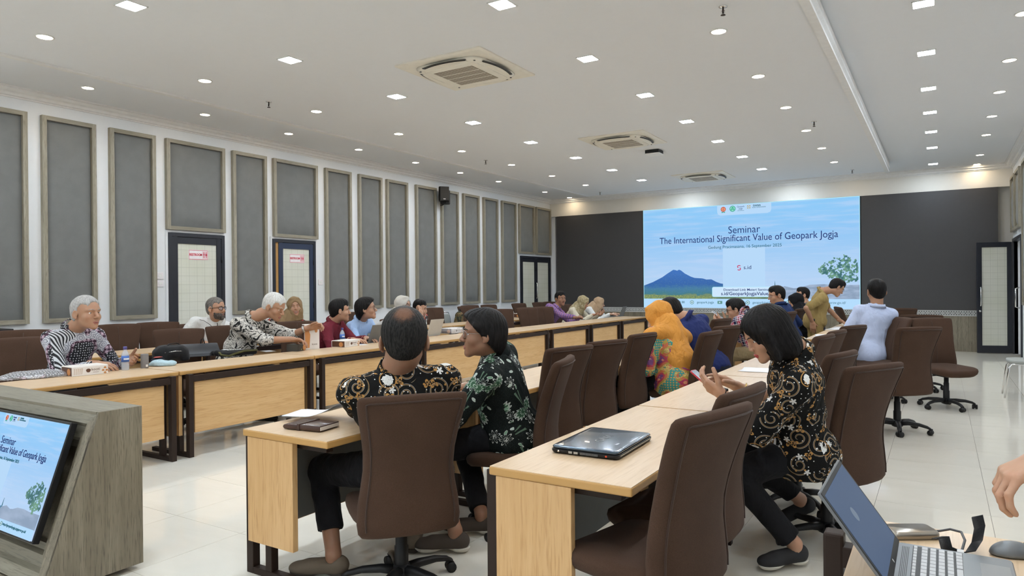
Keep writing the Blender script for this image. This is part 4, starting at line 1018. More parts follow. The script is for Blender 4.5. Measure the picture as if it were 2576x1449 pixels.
def hand_mesh(w, f, n, side, curl, S, v, spread=0.0, fan=None, thumb=.35):
    f = unit(f); n = np.array(n, float); n = unit(n-f*(n@f)); td = np.cross(f, n)*side
    P = [w]
    sd = None; prims = []
    lat = [.031, .010, -.011, -.030]; kn = [.090, .094, .088, .078]; LN = [(.042, .025, .020), (.046, .029, .021), (.042, .027, .020), (.033, .020, .018)]
    cu = curl if isinstance(curl, (list, tuple)) else [curl]*4
    for i in range(4):
        k0 = w+f*.012*S+td*lat[i]*.62*S; k1 = w+f*kn[i]*S+td*lat[i]*S; prims.append((k0, k1, .0150*S, .0122*S, .014*S))
        d = unit(f+td*(lat[i]*(2.2+spread*8))); p = k1; r = .0098*S
        for j, L in enumerate(LN[i]):
            a = cu[i]*(.75, 1.0, .7)[j]; d = unit(d*cos(a)+n*sin(a)) if j == 0 else unit(d*cos(a)+unit(n-d*(n@d))*sin(a)); q = p+d*L*S; prims.append((p, q, r, r*.88, .0035*S)); p = q; r *= .88
    d = unit(f*.62+td*.72+n*thumb); p = w+f*.022*S+td*.022*S; r = .0145*S
    for j, L in enumerate((.044, .034, .027)):
        q = p+d*L*S; prims.append((p, q, r, r*.86, .010*S if j == 0 else .003*S)); p = q; r *= .87; d = unit(d+f*.28+n*.12*(1+thumb))
    prims.append((w-f*.03*S, w+f*.02*S, .026*S, .024*S, .015*S))
    A = np.array([x for pr in prims for x in pr[:2]]); g = SDF(A.min(0)-.03, A.max(0)+.03, v)
    for a, b, ra, rb, k in prims: g.cone(a, b, ra, rb, k)
    vs, F = g.mesh(); return smooth_v(vs, F, 1, .4), F
def head_mesh(hm, neck, v, fat=1.0, smile=0.0, nose=1.0, ears=True):
    """hm: 4x4 head matrix (body space), neck: neck base in head space"""
    g = SDF((-.105, -.125, min(-.15, neck[2]-.02)), (.105, .13, .135), v)
    g.ell((0, -.012, .030), (.0765, .097, .088), 0).ell((0, .018, -.046), (.057*fat, .063, .058), .03)
    for s in (-1, 1):
        g.cone((s*.046*fat, -.004, -.046), (s*.016, .058, -.088), .014, .014, .02); g.ell((s*.037*fat, .050, -.026), (.026*fat, .026, .024), .02)
        g.cone((s*.012, .076, .022), (s*.048, .060, .024), .011, .009, .012)
    g.ell((0, .056, -.058), (.036, .030+.004*smile, .034), .015).ell((0, .068, -.093), (.020, .018, .017), .018)
    g.cone((0, .079, .012), (0, .100*(.5+.5*nose), -.024), .0085, .0125*nose, .007)
    for s in (-1, 1): g.ell((s*.0125*nose, .091, -.029), (.0085, .010, .0075), .004); g.ell((s*.031, .088, .006), (.017, .012, .010), .009, 's')
    for s in (-1, 1): g.ell((s*.007, .096, -.037), (.004, .006, .003), .002, 's')
    for s in (-1, 1):
        g.ell((s*.031, .0655, .0135), (.0165, .0125, .0050+.002*smile), .003); g.ell((s*.031, .066, -.0055), (.015, .011, .0035+.002*smile), .003)
        if smile: g.cone((s*.024, .084, -.036), (s*.036, .066, -.062), .004, .004, .004, 's')
    if smile > .6: g.ell((0, .092, -.063), (.031, .018, .0125), .004, 's')
    else: g.cone((-.021, .0865, -.0625), (.021, .0865, -.0625), .0022, .0022, .002, 's')
    for s in ((-1, 1) if ears else ()):
        R = np.array(Matrix.Rotation(s*.35, 3, 'Z') @ Matrix.Rotation(-.18, 3, 'X'))
        g.ell((s*.081, -.012, -.004), (.0085, .0185, .031), .004, 'u', R); g.ell((s*.088, -.008, .000), (.0055, .010, .017), .003, 's', R); g.ell((s*.078, -.006, -.030), (.007, .009, .009), .004)
    g.cone((0, -.024, -.045), tuple(neck), .052, .058, .022)
    vs, F = g.mesh(); vs = smooth_v(vs, F, 1, .35); return vs, F
def xf(M, vs): return vs @ M[:3, :3].T+M[:3, 3]
def surf(vs, F, amp, seed, fr=(1, 1, 1), rd=True):
    N = vnorm(vs, F); rs = np.random.RandomState(seed); d = np.zeros(len(vs))
    for i in range(5):
        k = rs.normal(size=3)*np.array(fr)*(9+i*5); w = rs.normal(size=3)*6; ph = rs.rand()*6; a = vs @ k+1.6*np.sin(vs @ w+ph)+ph
        d += ((1-2*np.abs(np.sin(a))) if rd else np.sin(a))/(1+i*.5)
    return vs+N*(d*amp/2.5)[:, None]
def person(name_lab, grp, pel, face, head, hdir, S=1.15, chest=None, sdir=None, hpitch=0.0, hroll=0.0, hands=None, skin_=None, shirt=None, trousers=None, hair=('short', None), sleeve='short', glasses=None, near=False,
           fat=1.0, belly=1.0, knees=None, feet=None, beard=None, smile=0.0, hijab=None, lips=None, shoes=None, collar=True, poles=None, stand=False, hemz=None, skirt=None, sock=None, wrk=.004, shw=1.0, build_legs=True, hs=None, untuck=.0, brow=True, hcut=(0, 0, 0), nose=1.0, tache=None):
    face = unit((face[0], face[1], 0)); ang = math.atan2(face[1], face[0])-pi/2
    root = empty('person', (pel[0], pel[1], 0), ang, name_lab, 'person', grp)
    c_, s_ = cos(-ang), sin(-ang); R2 = np.array([[c_, -s_, 0], [s_, c_, 0], [0, 0, 1]])
    Lc = lambda p: R2 @ (np.array(p, float)-V3(pel[0], pel[1], 0)); Ld = lambda d: R2 @ np.array(d, float)
    hs = hs or S; P = V3(0, 0, pel[2]); Hc = Lc(head); hd = unit(Ld((hdir[0], hdir[1], 0)))
    # head frame
    Rz = np.column_stack([np.cross(hd, (0, 0, 1)), hd, (0, 0, 1)])
    Rp = np.array(Matrix.Rotation(hpitch, 3, 'X')); Rr = np.array(Matrix.Rotation(hroll, 3, 'Y')); RH = Rz @ Rp @ Rr
    HM = np.eye(4); HM[:3, :3] = RH*hs; HM[:3, 3] = Hc
    C = Lc(chest) if chest is not None else V3(Hc[0]*.75, Hc[1]*.72, Hc[2]-.235*S)
    sd = unit(Ld((sdir[0], sdir[1], 0))) if sdir is not None else V3(0, 1, 0)
    up = unit(C-P); rt = unit(np.cross(sd, up)); fw = np.cross(up, rt); TR = np.column_stack([rt, fw, up])
    NB = C+up*.078*S-fw*.008*S    # neck base
    neckH = np.linalg.inv(RH*hs) @ (NB-Hc)
    sh = [C+rt*s*.155*S*shw-up*.004*S for s in (-1, 1)]     # left (-), right (+)
    # arms
    hands = hands or {}
    arms = []
    for i, s in enumerate((-1, 1)):
        h = hands.get('LR'[i])
        if h is None: w = P+V3(s*.20*S, .20*S, .12*S); h = dict(w=None, f=(0, 1, -.1), n=(0, 0, -1), curl=.4); wl = w; fl_ = V3(-s*.35, .9, -.1); nl = V3(0, 0, -1)
        else: wl = Lc(h['w']); fl_ = Ld(h['f']); nl = Ld(h['n'])
        a, b = .285*S, .245*S; d = wl-sh[i]; D = np.linalg.norm(d)
        if D > (a+b)*.985: q = D/((a+b)*.985); a *= q; b *= q
        pole = Ld(h['pole']) if h.get('pole') is not None else (V3(s*.6, -.35, -1)); u = d/D; x = (a*a-b*b+D*D)/(2*D); hh = math.sqrt(max(a*a-x*x, 0)); pl = unit(pole-u*(pole@u)); el = sh[i]+u*x+pl*hh
        arms.append((sh[i], el, wl, unit(fl_), nl, h, s))
    # legs
    hipw = .088*S; hips = [P+V3(s*hipw, 0, -.01) for s in (-1, 1)]
    if stand: kn = [V3(s*.09*S, .02, pel[2]*.52) for s in (-1, 1)]; ft = [V3(s*.11*S, 0, .085*S) for s in (-1, 1)]
    else: kn = [V3(s*.13*S, .40*S, .50) for s in (-1, 1)]; ft = [V3(s*.13*S, .38*S, .085*S) for s in (-1, 1)]
    if knees: kn = [Lc(k) for k in knees]
    if feet: ft = [Lc(k[:3]) for k in feet]
    fdir = [unit(Ld((k[3], k[4], k[5] if len(k) > 5 else 0))) if feet and len(k) > 3 else V3(0, 1, 0) for k in (feet or [(0, 0, 0), (0, 0, 0)])]
    v = .0065 if near else .0095; vh = .0036 if near else .0050
    allp = np.array([P, C, NB]+[x for a in arms for x in a[:3]]+kn+ft+hips); lo, hi = allp.min(0)-.19*S, allp.max(0)+.19*S; lo[2] = max(lo[2], .0)
    # ---- body (skin) ----
    parts = []
    inv = np.linalg.inv(HM); hv, hf = head_mesh(HM, neckH, vh, fat, smile, nose, not hijab); parts.append((xf(HM, hv), hf))
    g = SDF(lo, hi, v)
    g.ell(P, (.14*S, .10*S, .10*S), 0); g.cone(P, C-up*.06*S, .095*S, .10*S, .04); g.ell(C-up*.06*S, (.13*S, .085*S, .11*S), .03, 'u', TR); g.cone(sh[0], sh[1], .045*S, .045*S, .03); g.cone(C, NB+up*.01, .06*S, .056*S, .03)
    for s0, el, w, f_, n_, h, s in arms: g.cone(s0, el, .044*S, .039*S, .02); g.cone(el, w, .039*S, .0265*S, .008)
    for i in range(2): g.cone(hips[i], kn[i], .075*S, .05*S, .02); g.cone(kn[i], ft[i], .048*S, .032*S, .01); g.cone(ft[i], ft[i]-V3(0, 0, .05*S), .033*S, .03*S, .01)
    bv, bf = g.mesh(); parts.append((smooth_v(bv, bf, 1), bf))
    for s0, el, w, f_, n_, h, s in arms: parts.append(hand_mesh(w, f_, n_, s, h.get('curl', .4), h.get('S', S), .0034 if near else .0048, h.get('spread', 0), thumb=h.get('thumb', .35)))
    body = np_mesh('body', parts, skin_, root)
    # ---- shirt ----
    g = SDF(lo, hi, v); b = belly
    g.ell(P+up*.02*S, (.165*S*b, .135*S*b, .125*S), 0, 'u'); g.ell(P*.55+C*.45+fw*.012*S*b, (.150*S*b, .122*S*b, .17*S), .05, 'u', TR); g.ell(C-up*.075*S, (.168*S*shw, .118*S, .15*S), .05, 'u', TR)
    g.cone(sh[0], sh[1], .060*S, .060*S, .04); g.cone(C-up*.01*S, NB-up*.012*S, .09*S, .068*S, .03)
    for q in sh: g.cone(NB-up*.035*S, q+up*.008*S, .050*S, .052*S, .035)
    if untuck: g.ell(P+V3(0, .0, -.04), (.178*S*b, .165*S*b, .15*S), .03)
    for s0, el, w, f_, n_, h, s in arms:
        if sleeve == 'long' or h.get('long'):
            g.cone(s0, el, .063*S, .052*S, .03); g.cone(el, el+(w-el)*.93, .052*S, .037*S, .012)
        else:
            e = .80 if sleeve == 'short' else 1.0; q = s0+(el-s0)*e; g.cone(s0, q, .064*S, .062*S, .03)
            if sleeve == 'elbow': g.cone(el, el+(w-el)*.22, .058*S, .052*S, .012)
    g.half((0, 0, P[2]-.13-untuck if stand else .475-untuck*.6), (0, 0, -1), .012)
    vs, F = g.mesh(); vs = smooth_v(vs, F, 2); vs = surf(vs, F, wrk*1.6, hash(name_lab) % 97 if False else len(name_lab)*7 % 97, (1, 1, .8)); vs = surf(vs, F, wrk*.6, len(name_lab), (2.2, 2.2, 1.6))
    shp = [(vs, F)]
    nd = unit(unit(Hc-NB+RH @ V3(0, -.03*S, -.06*S))+up*.6)
    np_mesh('shirt', shp, shirt, root, uv=True)
    if collar and not hijab and collar != 'stand':
        ax2 = unit(fw-nd*(fw@nd)); bx = np.cross(ax2, nd); mb = MB(); R = []
        for i in range(25):
            a = radians(16+328*i/24); fr = max(0, cos(a)); d = ax2*cos(a)+bx*sin(a); sp = min(i, 24-i)/3.0
            drop = (.034+.030*max(0, 1-sp)+.006*fr)*S; out = (.016+.012*max(0, 1-sp))*S
            tp = NB+nd*(.014-.018*fr)*S+d*.0745*S; R.append([tuple(tp-d*.002), tuple(tp+d*.006+nd*.002), tuple(tp+d*(out+.004)-nd*drop), tuple(tp+d*(out-.004)-nd*(drop-.004))])
        add_uv(mb.rings(R, smooth=True).build('collar', shirt, root).data)
    elif collar and not hijab:
        ax2 = unit(fw-nd*(fw@nd)); bx = np.cross(ax2, nd); mb = MB(); R = []
        for i in range(29):
            a = radians(12+336*i/28); d = ax2*cos(a)+bx*sin(a); fr = max(0, cos(a))
            tp = NB+nd*(.014-.012*fr)*S; R.append([tuple(tp+d*.0660*S), tuple(tp+d*.0715*S+nd*.001), tuple(tp+d*.079*S-nd*.045*S), tuple(tp+d*.074*S-nd*.045*S)])
        add_uv(mb.rings(R, smooth=True).build('collar', shirt, root).data)
    # ---- trousers or skirt ----
    g = SDF(lo, hi, v); g.ell(P+V3(0, -.01, -.01), (.158*S, .13*S, .11*S), 0)
    for i in range(2):
        g.cone(hips[i], kn[i], .086*S, .066*S, .02 if not skirt else .08); q = kn[i]+(ft[i]-kn[i])*.90; g.cone(kn[i], q, .064*S, .052*S, .02 if not skirt else .08)
    if skirt: g.cone(kn[0], kn[1], .07*S, .07*S, .06); g.cone(ft[0]*.8+kn[0]*.2, ft[1]*.8+kn[1]*.2, .09*S, .09*S, .06)
    for i in range(2):
        if not skirt: g.half(kn[i]+(ft[i]-kn[i])*.93, unit(ft[i]-kn[i]), .002) if abs(ft[i][2]-ft[1-i][2]) < .08 else None
    vs, F = g.mesh(); vs = smooth_v(vs, F, 2); vs = surf(vs, F, wrk*1.3, 5, (1, 1, 1)); np_mesh('skirt' if skirt else 'trousers', [(vs, F)], skirt or trousers, root, uv=True)
    # ---- shoes ----
    sm, solem = shoes or (m_black, m_black)
    for i in range(2):
        a = ft[i]; fd = unit(fdir[i]); dn = unit(V3(0, 0, -1)-fd*(V3(0, 0, -1)@fd)); lt = np.cross(fd, dn); TRs = np.column_stack([lt, fd, -dn])
        g = SDF(a-.24*S, a+.24*S, .005); ce = a+dn*.045*S
        g.ell(ce-fd*.022*S, (.036*S, .045*S, .042*S), 0, 'u', TRs); g.cone(ce-fd*.01*S+dn*.004, ce+fd*.10*S+dn*.012*S, .036*S, .038*S, .02); g.ell(ce+fd*.135*S+dn*.014*S, (.042*S, .058*S, .028*S), .02, 'u', TRs)
        g.half(ce+dn*.030*S, dn, .002); g.cone(a-dn*.04*S, a+dn*.02*S, .034*S, .030*S, .004, 's')
        vs, F = g.mesh(); sho = np_mesh('shoe', [(smooth_v(vs, F, 1), F)], sm, root)
        g = SDF(a-.24*S, a+.24*S, .005); g.ell(ce-fd*.025*S, (.040*S, .050*S, .06*S), 0, 'u', TRs); g.ell(ce+fd*.13*S, (.045*S, .068*S, .06*S), .05, 'u', TRs); g.cone(ce, ce+fd*.10*S, .037*S, .04*S, .02)
        g.half(ce+dn*.026*S, -dn, .002); g.half(ce+dn*.046*S, dn, .002); vs, F = g.mesh(); np_mesh('sole', [(smooth_v(vs, F, 1), F)], solem, sho)
    # ---- face details ----
    def place(mb, nm, mat, par=root):
        mb.v = [tuple(x) for x in xf(HM, np.array(mb.v))]; return mb.build(nm, mat, par)
    for s in (-1, 1):
        e = place(MB().sphere((s*.031, .0635, .0045), .0118, 12, 8), 'eye', m_eye); ir = MB().sphere((s*.031, .0700, .004), .0062, 10, 6); place(ir, 'iris', m_iris, e)
        if brow: place(MB().tube([(s*.014, .0885, .024), (s*.030, .0845, .0295), (s*.048, .0700, .024)], [.0028, .0034, .0018], 6, flat=.7), 'eyebrow', m_brow if hair[1] is None or 'grey' not in hair[1].name else hair[1])
    lm = lips or m_lip
    if smile > .6: place(MB().rings([[(x, .0850-abs(x)*.42-(.001 if k else 0), z+abs(x)*.16) for x in [(-.026+.052*i/8) for i in range(9)]] for k, z in ((0, -.055), (1, -.0665))], close=False, caps=False), 'teeth', m_teeth)
    dz = .006*smile
    place(MB().tube([(-.024-.008*smile, .078-.005*smile, -.0605+dz), (-.010, .0885, -.0575+.003*smile), (0, .0895, -.0590+.003*smile), (.010, .0885, -.0575+.003*smile), (.024+.008*smile, .078-.005*smile, -.0605+dz)], [.0015, .0042, .0040, .0042, .0015], 8), 'upper_lip', lm)
    place(MB().tube([(-.022-.008*smile, .078-.005*smile, -.062+dz), (-.010-.004*smile, .0860, -.0680-dz*1.2), (.010+.004*smile, .0860, -.0680-dz*1.2), (.022+.008*smile, .078-.005*smile, -.062+dz)], [.0015, .0050, .0050, .0015], 8), 'lower_lip', lm)
    if tache: place(MB().tube([(-.026, .080, -.056), (-.012, .0915, -.050), (0, .0935, -.0485), (.012, .0915, -.050), (.026, .080, -.056)], [.002, .0045, .0035, .0045, .002], 6), 'moustache', tache)
    # ---- hair ----
    st, hm_ = hair
    if hm_ is not None and not hijab:
        v2 = .0040 if near else .0052; fwd_, topc, sidec = hcut
        g = SDF((-.135, -.16, -.20), (.135, .14, .16), v2)
        if st in ('short', 'bald', 'buzz'):
            th = -.001 if st == 'buzz' else .005
            g.ell((0, -.014, .033), (.0805+th*.5, .102+th*.4, .092+th*.8), 0); g.ell((0, -.055, -.015), (.060, .050, .062), .02)
            if st == 'short' and not topc: g.ell((0, .030, .092), (.056, .046, .032), .02)
            g.ell((0, .130-fwd_, -.020+topc), (.086, .086, .110), .006, 's'); g.half((0, -.016, -.024), unit((0, .62, -.78)), .004)
            for s in (-1, 1): g.ell((s*.088, -.008, -.018), (.022, .026, .036), .004, 's'); g.ell((s*.073, .070, .024), (.030, .042+topc, .058), .008, 's')
            if st == 'bald': g.ell((0, -.086, .102), (.030, .026, .026), .022, 's')
        elif st == 'bob':
            g.ell((0, -.014, .034), (.090, .112, .100), 0); g.ell((0, -.028, -.035), (.094, .092, .125), .03)
            for s in (-1, 1): g.cone((s*.078, .020, .03), (s*.082, .030, -.10), .022, .018, .02)
            g.ell((0, .128, -.045), (.066, .098, .128), .006, 's'); g.ell((0, -.062, -.075), (.080, .055, .085), .03); g.half((0, 0, -.128), unit((0, .42, -1)), .004)
        elif st == 'mop':
            g.ell((0, -.014, .034), (.089, .110, .101), 0); g.ell((0, -.045, -.025), (.086, .075, .10), .03)
            for s in (-1, 1): g.cone((s*.075, .040, .04), (s*.078, .030, .0), .02, .012, .02)
            g.ell((0, .045, .075), (.065, .050, .045), .02); g.ell((0, .137, -.035), (.072, .085, .108), .008, 's'); g.half((0, -.02, -.035), unit((0, .75, -.66)), .006)
            for s in (-1, 1): g.ell((s*.094, .000, -.030), (.026, .022, .030), .004, 's')
        hv, hf = g.mesh(); hv = smooth_v(hv, hf, 1)
        N = vnorm(hv, hf); a = np.arctan2(hv[:, 0], hv[:, 1]+.045)
        hv = hv+N*((np.sin(a*46+1.3*np.sin(hv[:, 2]*45)+a*3)*.0009+np.sin(a*23+hv[:, 2]*14)*.0010)*np.clip(np.hypot(hv[:, 0], hv[:, 1]+.045)/.06, .1, 1)*(1 if st != 'buzz' else .3))[:, None]
        np_mesh('hair', [(xf(HM, hv), hf)], hm_, root)
    if beard is not None:
        g = SDF((-.09, -.03, -.15), (.09, .125, .0), .0042); g.ell((0, .024, -.052), (.062*fat, .066, .064), 0); g.ell((0, .068, -.096), (.030, .026, .030), .02); g.ell((0, .064, -.062), (.040, .033, .034), .015)
        g.ell((0, .10, -.012), (.075, .10, .040), .005, 's'); g.half((0, .018, 0), (0, -1, .15), .006); g.ell((0, .098, -.064), (.022, .02, .0065), .003, 's')
        hv, hf = g.mesh(); np_mesh('beard', [(xf(HM, surf(hv, hf, .0016, 3, (6, 6, 6))), hf)], beard, root)
    if hijab:
        hj, cape = hijab if isinstance(hijab, tuple) else (hijab, 1.0)
        vj = .0055 if near else .0062
        g = SDF((-.125, -.15, -.17), (.125, .135, .15), vj)
        g.ell((0, -.016, .030), (.092, .112, .103), 0); g.ell((0, .004, -.060), (.088, .086, .085), .04); g.cone((0, -.015, -.08), (0, -.02, -.15), .080, .084, .03)
        g.ell((0, .130, -.012), (.062, .092, .092), .008, 's'); g.ell((0, .040, .098), (.055, .035, .018), .02)
        hv, hf = g.mesh(); hv = smooth_v(hv, hf, 1); N = vnorm(hv, hf)
        hv = hv+N*(np.sin(hv[:, 2]*75+np.abs(hv[:, 0])*60+hv[:, 1]*40)*.0018+np.sin(hv[:, 1]*55-hv[:, 2]*60)*.0015)[:, None]
        prt = [(xf(HM, hv), hf)]
        g = SDF(NB-.36*S, NB+.26*S, .0085); t0 = Hc+RH @ V3(0, -.01, -.085)*hs
        g.cone(t0, NB+up*.01, .082*hs, .094*S, 0); g.ell(C+up*.0*S+fw*.01, (.175*S*cape, .125*S, .085*S), .06, 'u', TR); g.cone(C+up*.02, C-up*.14*S*cape+fw*.075*S, .088*S, .070*S*cape, .05); g.cone(C+up*.02, C-up*.15*S*cape-fw*.045*S, .10*S, .095*S*cape, .05)
        vs, F = g.mesh(); vs = smooth_v(vs, F, 2); N = vnorm(vs, F); q = (vs-C) @ TR; an = np.arctan2(q[:, 0], q[:, 1]+.02)
        vs = vs+N*(np.sin(an*6+q[:, 2]*9)*.0045+np.abs(np.sin(an*4-q[:, 2]*10+1))*.0065)[:, None]; prt.append((vs, F))
        np_mesh('headscarf', prt, hj, root, uv=True)
    if glasses is not None:
        gm, kind = glasses; w = .0013 if kind == 'thin' else .0026
        mb = MB()
        for s in (-1, 1):
            mb.tube([(s*.033+.024*math.copysign(abs(cos(a))**.7, cos(a)), .090-.004*abs(cos(a))*(1 if cos(a)*s > 0 else 0)*3, .003+.017*math.copysign(abs(sin(a))**.7, sin(a))) for a in [2*pi*i/20 for i in range(21)]], w, 5, caps=False)
            mb.tube([(s*.057, .078, .008), (s*.080, .055, .010), (s*.084, -.005, .008), (s*.083, -.022, -.004)], w, 5)
        mb.tube([(-.010, .092, .006), (0, .094, .010), (.010, .092, .006)], w, 5); gg = place(mb, 'glasses', gm)
        for s in (-1, 1): place(MB().prism([(s*.033+.022*cos(a), .003+.015*sin(a)) for a in [2*pi*i/16 for i in range(16)]], .0885, .0893, 'y'), 'lens', m_lens, gg)
    return root, dict(HM=HM, C=C, NB=NB, up=up, fw=fw, rt=rt, arms=arms, P=P, S=S, inv=Lc)
sk_tan = skin('skin_tan', (.40, .225, .14)); sk_brown = skin('skin_brown', (.29, .155, .095)); sk_light = skin('skin_light', (.52, .32, .22)); sk_mid = skin('skin_mid', (.44, .255, .165))
h_blk = hairm('black_hair', (.004, .004, .004), (.014, .012, .012), .45); h_grey = hairm('grey_hair', (.30, .29, .28), (.48, .47, .46)); h_white = hairm('white_grey_hair', (.50, .49, .46), (.72, .71, .68)); h_salt = hairm('salt_grey_hair', (.09, .085, .08), (.24, .22, .20)); h_dk = hairm('greying_black_hair', (.006, .005, .005), (.026, .024, .023))
h_beard = hairm('grey_black_beard', (.03, .026, .024), (.16, .14, .13))
t_blk = cloth('black_trousers', (.012, .012, .014)); t_khaki = cloth('khaki_cotton', (.30, .215, .085)); t_navy = cloth('dark_navy_trousers', (.02, .022, .035)); t_tan = cloth('tan_trousers', (.30, .23, .13))
m_solew = M_('white_sole', (.60, .57, .50), .6); m_soled = M_('dark_sole', (.05, .04, .03), .7); m_shoeb = M_('brown_knit_shoe', (.055, .040, .030), .8); m_shoek = M_('black_knit_shoe', (.012, .012, .014), .8); m_shoeg = M_('taupe_knit_shoe', (.13, .10, .07), .8)
GP = 'seminar participants'; s_w = cloth('white_shirt_cloth', (.72, .73, .72)); m_wire = M_('glasses_wire', (.35, .3, .28), .25, metal=.8)
down = (0, 0, -1)
# foreground
P9 = person('man seen from behind in black batik shirt with gold vines, thinning crown', GP, (-2.25, 2.66, .57), (-.74, .67), (-2.205, 2.575, 1.195), (-.64, .77), 1.2, chest=(-2.26, 2.6, 0.975), sdir=(-.62, .78), hpitch=-.10, hs=1.33,
       collar='stand', hands={'L': dict(w=(-2.74, 2.98, .80), f=(-.3, .9, 0), n=down, curl=.3, pole=(-1, -.75, -.9)), 'R': dict(w=(-2.50, 3.05, .80), f=(-.8, .5, 0), n=down, curl=.4)}, skin_=sk_brown, shirt=batik_gold('gold_vine_batik', 1.12), trousers=t_blk, hair=('short', h_dk), sleeve='long', near=True, shw=1.22,
       knees=[(-2.86, 2.66, .47), (-2.66, 3.1, .47)], feet=[(-2.62, 2.50, .11, -.85, -.45), (-2.50, 2.98, .11, -.6, .8)], shoes=(m_shoeg, m_soled), untuck=.09, belly=1.05)
def thin_hair(P):
    c = P[1]['HM'] @ np.array((0, -.088, .100, 1)); t = NT('thinning_crown_hair', rough=.5, spec=.12); o = t.coord(); x, y, z = t.xyz(o)
    dx, dy, dz = x-float(c[0]), y-float(c[1]), z-float(c[2]); d = (dx*dx+dy*dy+dz*dz)._m('SQRT', dx*dx+dy*dy+dz*dz)
    n = t.noise(t.mapr(o, (230, 230, 40)), 1, 3, .6); b = t.noise(o, 40, 2); m = (1-(d+(n-.5)*.05+(b-.5)*.03).ss(.022, .062))
    t.set('col', t.mix(m*.8, t.mix(n.ss(.35, .65), (.005, .005, .005), (.026, .024, .023)), (.20, .10, .06))); t.bump(n, .6, .003)
    for ch in P[0].children:
        if ch.name.startswith('hair'): ch.data.materials[0] = t.m
thin_hair(P9)
person('person in black shirt with green leaf pattern and glasses, looking left', GP, (-2.22, 3.60, .57), (-.98, -.05), (-2.29, 3.37, 1.175), (-.80, -.60), 1.2, chest=(-2.26, 3.47, .985), sdir=(-.92, -.30), hpitch=.02, hs=1.2,
       collar='stand', hands={'L': dict(w=(-2.62, 3.20, .81), f=(-.9, -.3, 0), n=down, curl=.3), 'R': dict(w=(-2.62, 3.70, .80), f=(-.9, .2, 0), n=down, curl=.3)}, skin_=sk_brown, shirt=batik_green('green_leaf_batik'), trousers=t_blk, hair=('mop', h_blk), sleeve='long', near=True, glasses=(m_wire, 'thin'),
       knees=[(-2.62, 3.30, .47), (-2.60, 3.6, .47)], feet=[(-2.27, 3.06, .12, -.85, -.50), (-2.30, 3.36, .12, -.85, -.50)], shoes=(m_shoeb, m_solew), untuck=.06, belly=1.1, shw=1.05)
P22 = person('woman with black bob in gold-vine batik blouse looking down at red phone', GP, (-.63, 3.93, .59), (-.97, -.10), (-.745, 3.633, 1.205), (-.86, -.50), 1.15, nose=.82, chest=(-.635, 3.755, 1.035), sdir=(-.90, -.25), hpitch=-.50, hs=1.12,
       collar='stand', hands={'L': dict(w=(-.985, 3.74, .865), f=(-.85, .05, .45), n=(.3, .7, .6), curl=.55, pole=(.3, -.4, -1)), 'R': dict(w=(-.95, 3.96, .875), f=(-.85, -.25, .42), n=(-.2, -.6, -.8), curl=(.25, .5, .6, .7), pole=(.3, .6, -1))}, skin_=sk_mid, shirt=batik_gold('gold_vine_batik', 1.12), trousers=t_blk, hair=('bob', h_blk), sleeve='elbow', near=True, lips=m_lipred,
       knees=[(-.93, 3.72, .46), (-1.0, 4.1, .47)], feet=[(-.645, 3.79, .12, -.65, -.76), (-.72, 4.42, .17, -.75, -.55, -.35)], shoes=(m_shoek, m_solew), untuck=.05, belly=1.06, shw=1.05)
# front left row
person('elderly grey-haired man in purple-grey batik shirt with hands by water bottle', GP, (-6.78, 3.22, .60), (1, .05), (-6.37, 3.21, 1.25), (.93, .22), 1.17, chest=(-6.57, 3.2, 1.035), sdir=(.92, -.05), hs=1.26, hcut=(.0, .024, 0), hands={'R': dict(w=(-6.24, 3.20, .815), f=(.75, .55, -.12), n=(-.1, .3, -1), curl=.45, long=1), 'L': dict(w=(-6.27, 3.50, .81), f=(.75, .1, .0), n=(.1, -.8, .5), curl=.6, long=1)},
       skin_=sk_tan, shirt=batik_purple('purple_grey_batik'), trousers=t_blk, hair=('short', h_grey), sleeve='long', near=True, brow=True)
person('white-haired man in black and white batik leaning over a cake box', GP, (-6.88, 5.02, .60), (.92, .35), (-6.36, 5.215, 1.245), (.90, .34), 1.17, chest=(-6.6, 5.08, 1.05), sdir=(.9, .1), hpitch=-.42, hs=1.27, hcut=(.0, .006, 0), hands={'R': dict(w=(-6.15, 5.27, .885), f=(.75, .6, -.1), n=(.2, -.3, -1), curl=.55, pole=(-.3, -.6, -.7)), 'L': dict(w=(-6.13, 5.50, 1.0), f=(.7, .65, .2), n=(.3, -.6, -.6), curl=.7, pole=(-.3, .6, -.8))},
       skin_=sk_tan, shirt=batik_bw('black_white_batik'), trousers=t_blk, hair=('short', h_white), sleeve='elbow', near=True, belly=1.1)
person('young man in maroon shirt turning his face towards the screen', GP, (-6.95, 6.42, .60), (1, .15), (-6.60, 6.45, 1.155), (.58, .81), 1.15, chest=(-6.72, 6.43, 0.95), sdir=(.9, .35), hs=1.26, hands={'R': dict(w=(-6.3, 6.35, .80), f=(1, .3, 0), n=down, curl=.3), 'L': dict(w=(-6.3, 6.6, .80), f=(1, 0, 0), n=down, curl=.3)}, skin_=sk_mid, shirt=cloth('maroon_shirt_cloth', (.16, .022, .035)), trousers=t_navy, hair=('short', h_blk), sleeve='long')
person('man in light blue shirt and glasses leaning back, smiling to the right', GP, (-6.98, 6.98, .60), (1, .25), (-6.60, 6.935, 1.16), (.80, .60), 1.15, chest=(-6.75, 6.96, 0.95), sdir=(.9, .1), hs=1.28, hpitch=.12, hands={'R': dict(w=(-6.32, 6.85, .80), f=(1, .3, 0), n=down, curl=.3), 'L': dict(w=(-6.32, 7.1, .80), f=(1, 0, 0), n=down, curl=.3)}, skin_=sk_mid, shirt=cloth('light_blue_shirt_cloth', (.40, .55, .82)), trousers=t_navy, hair=('mop', h_blk), sleeve='long', smile=.4, glasses=(m_wire, 'thin'))
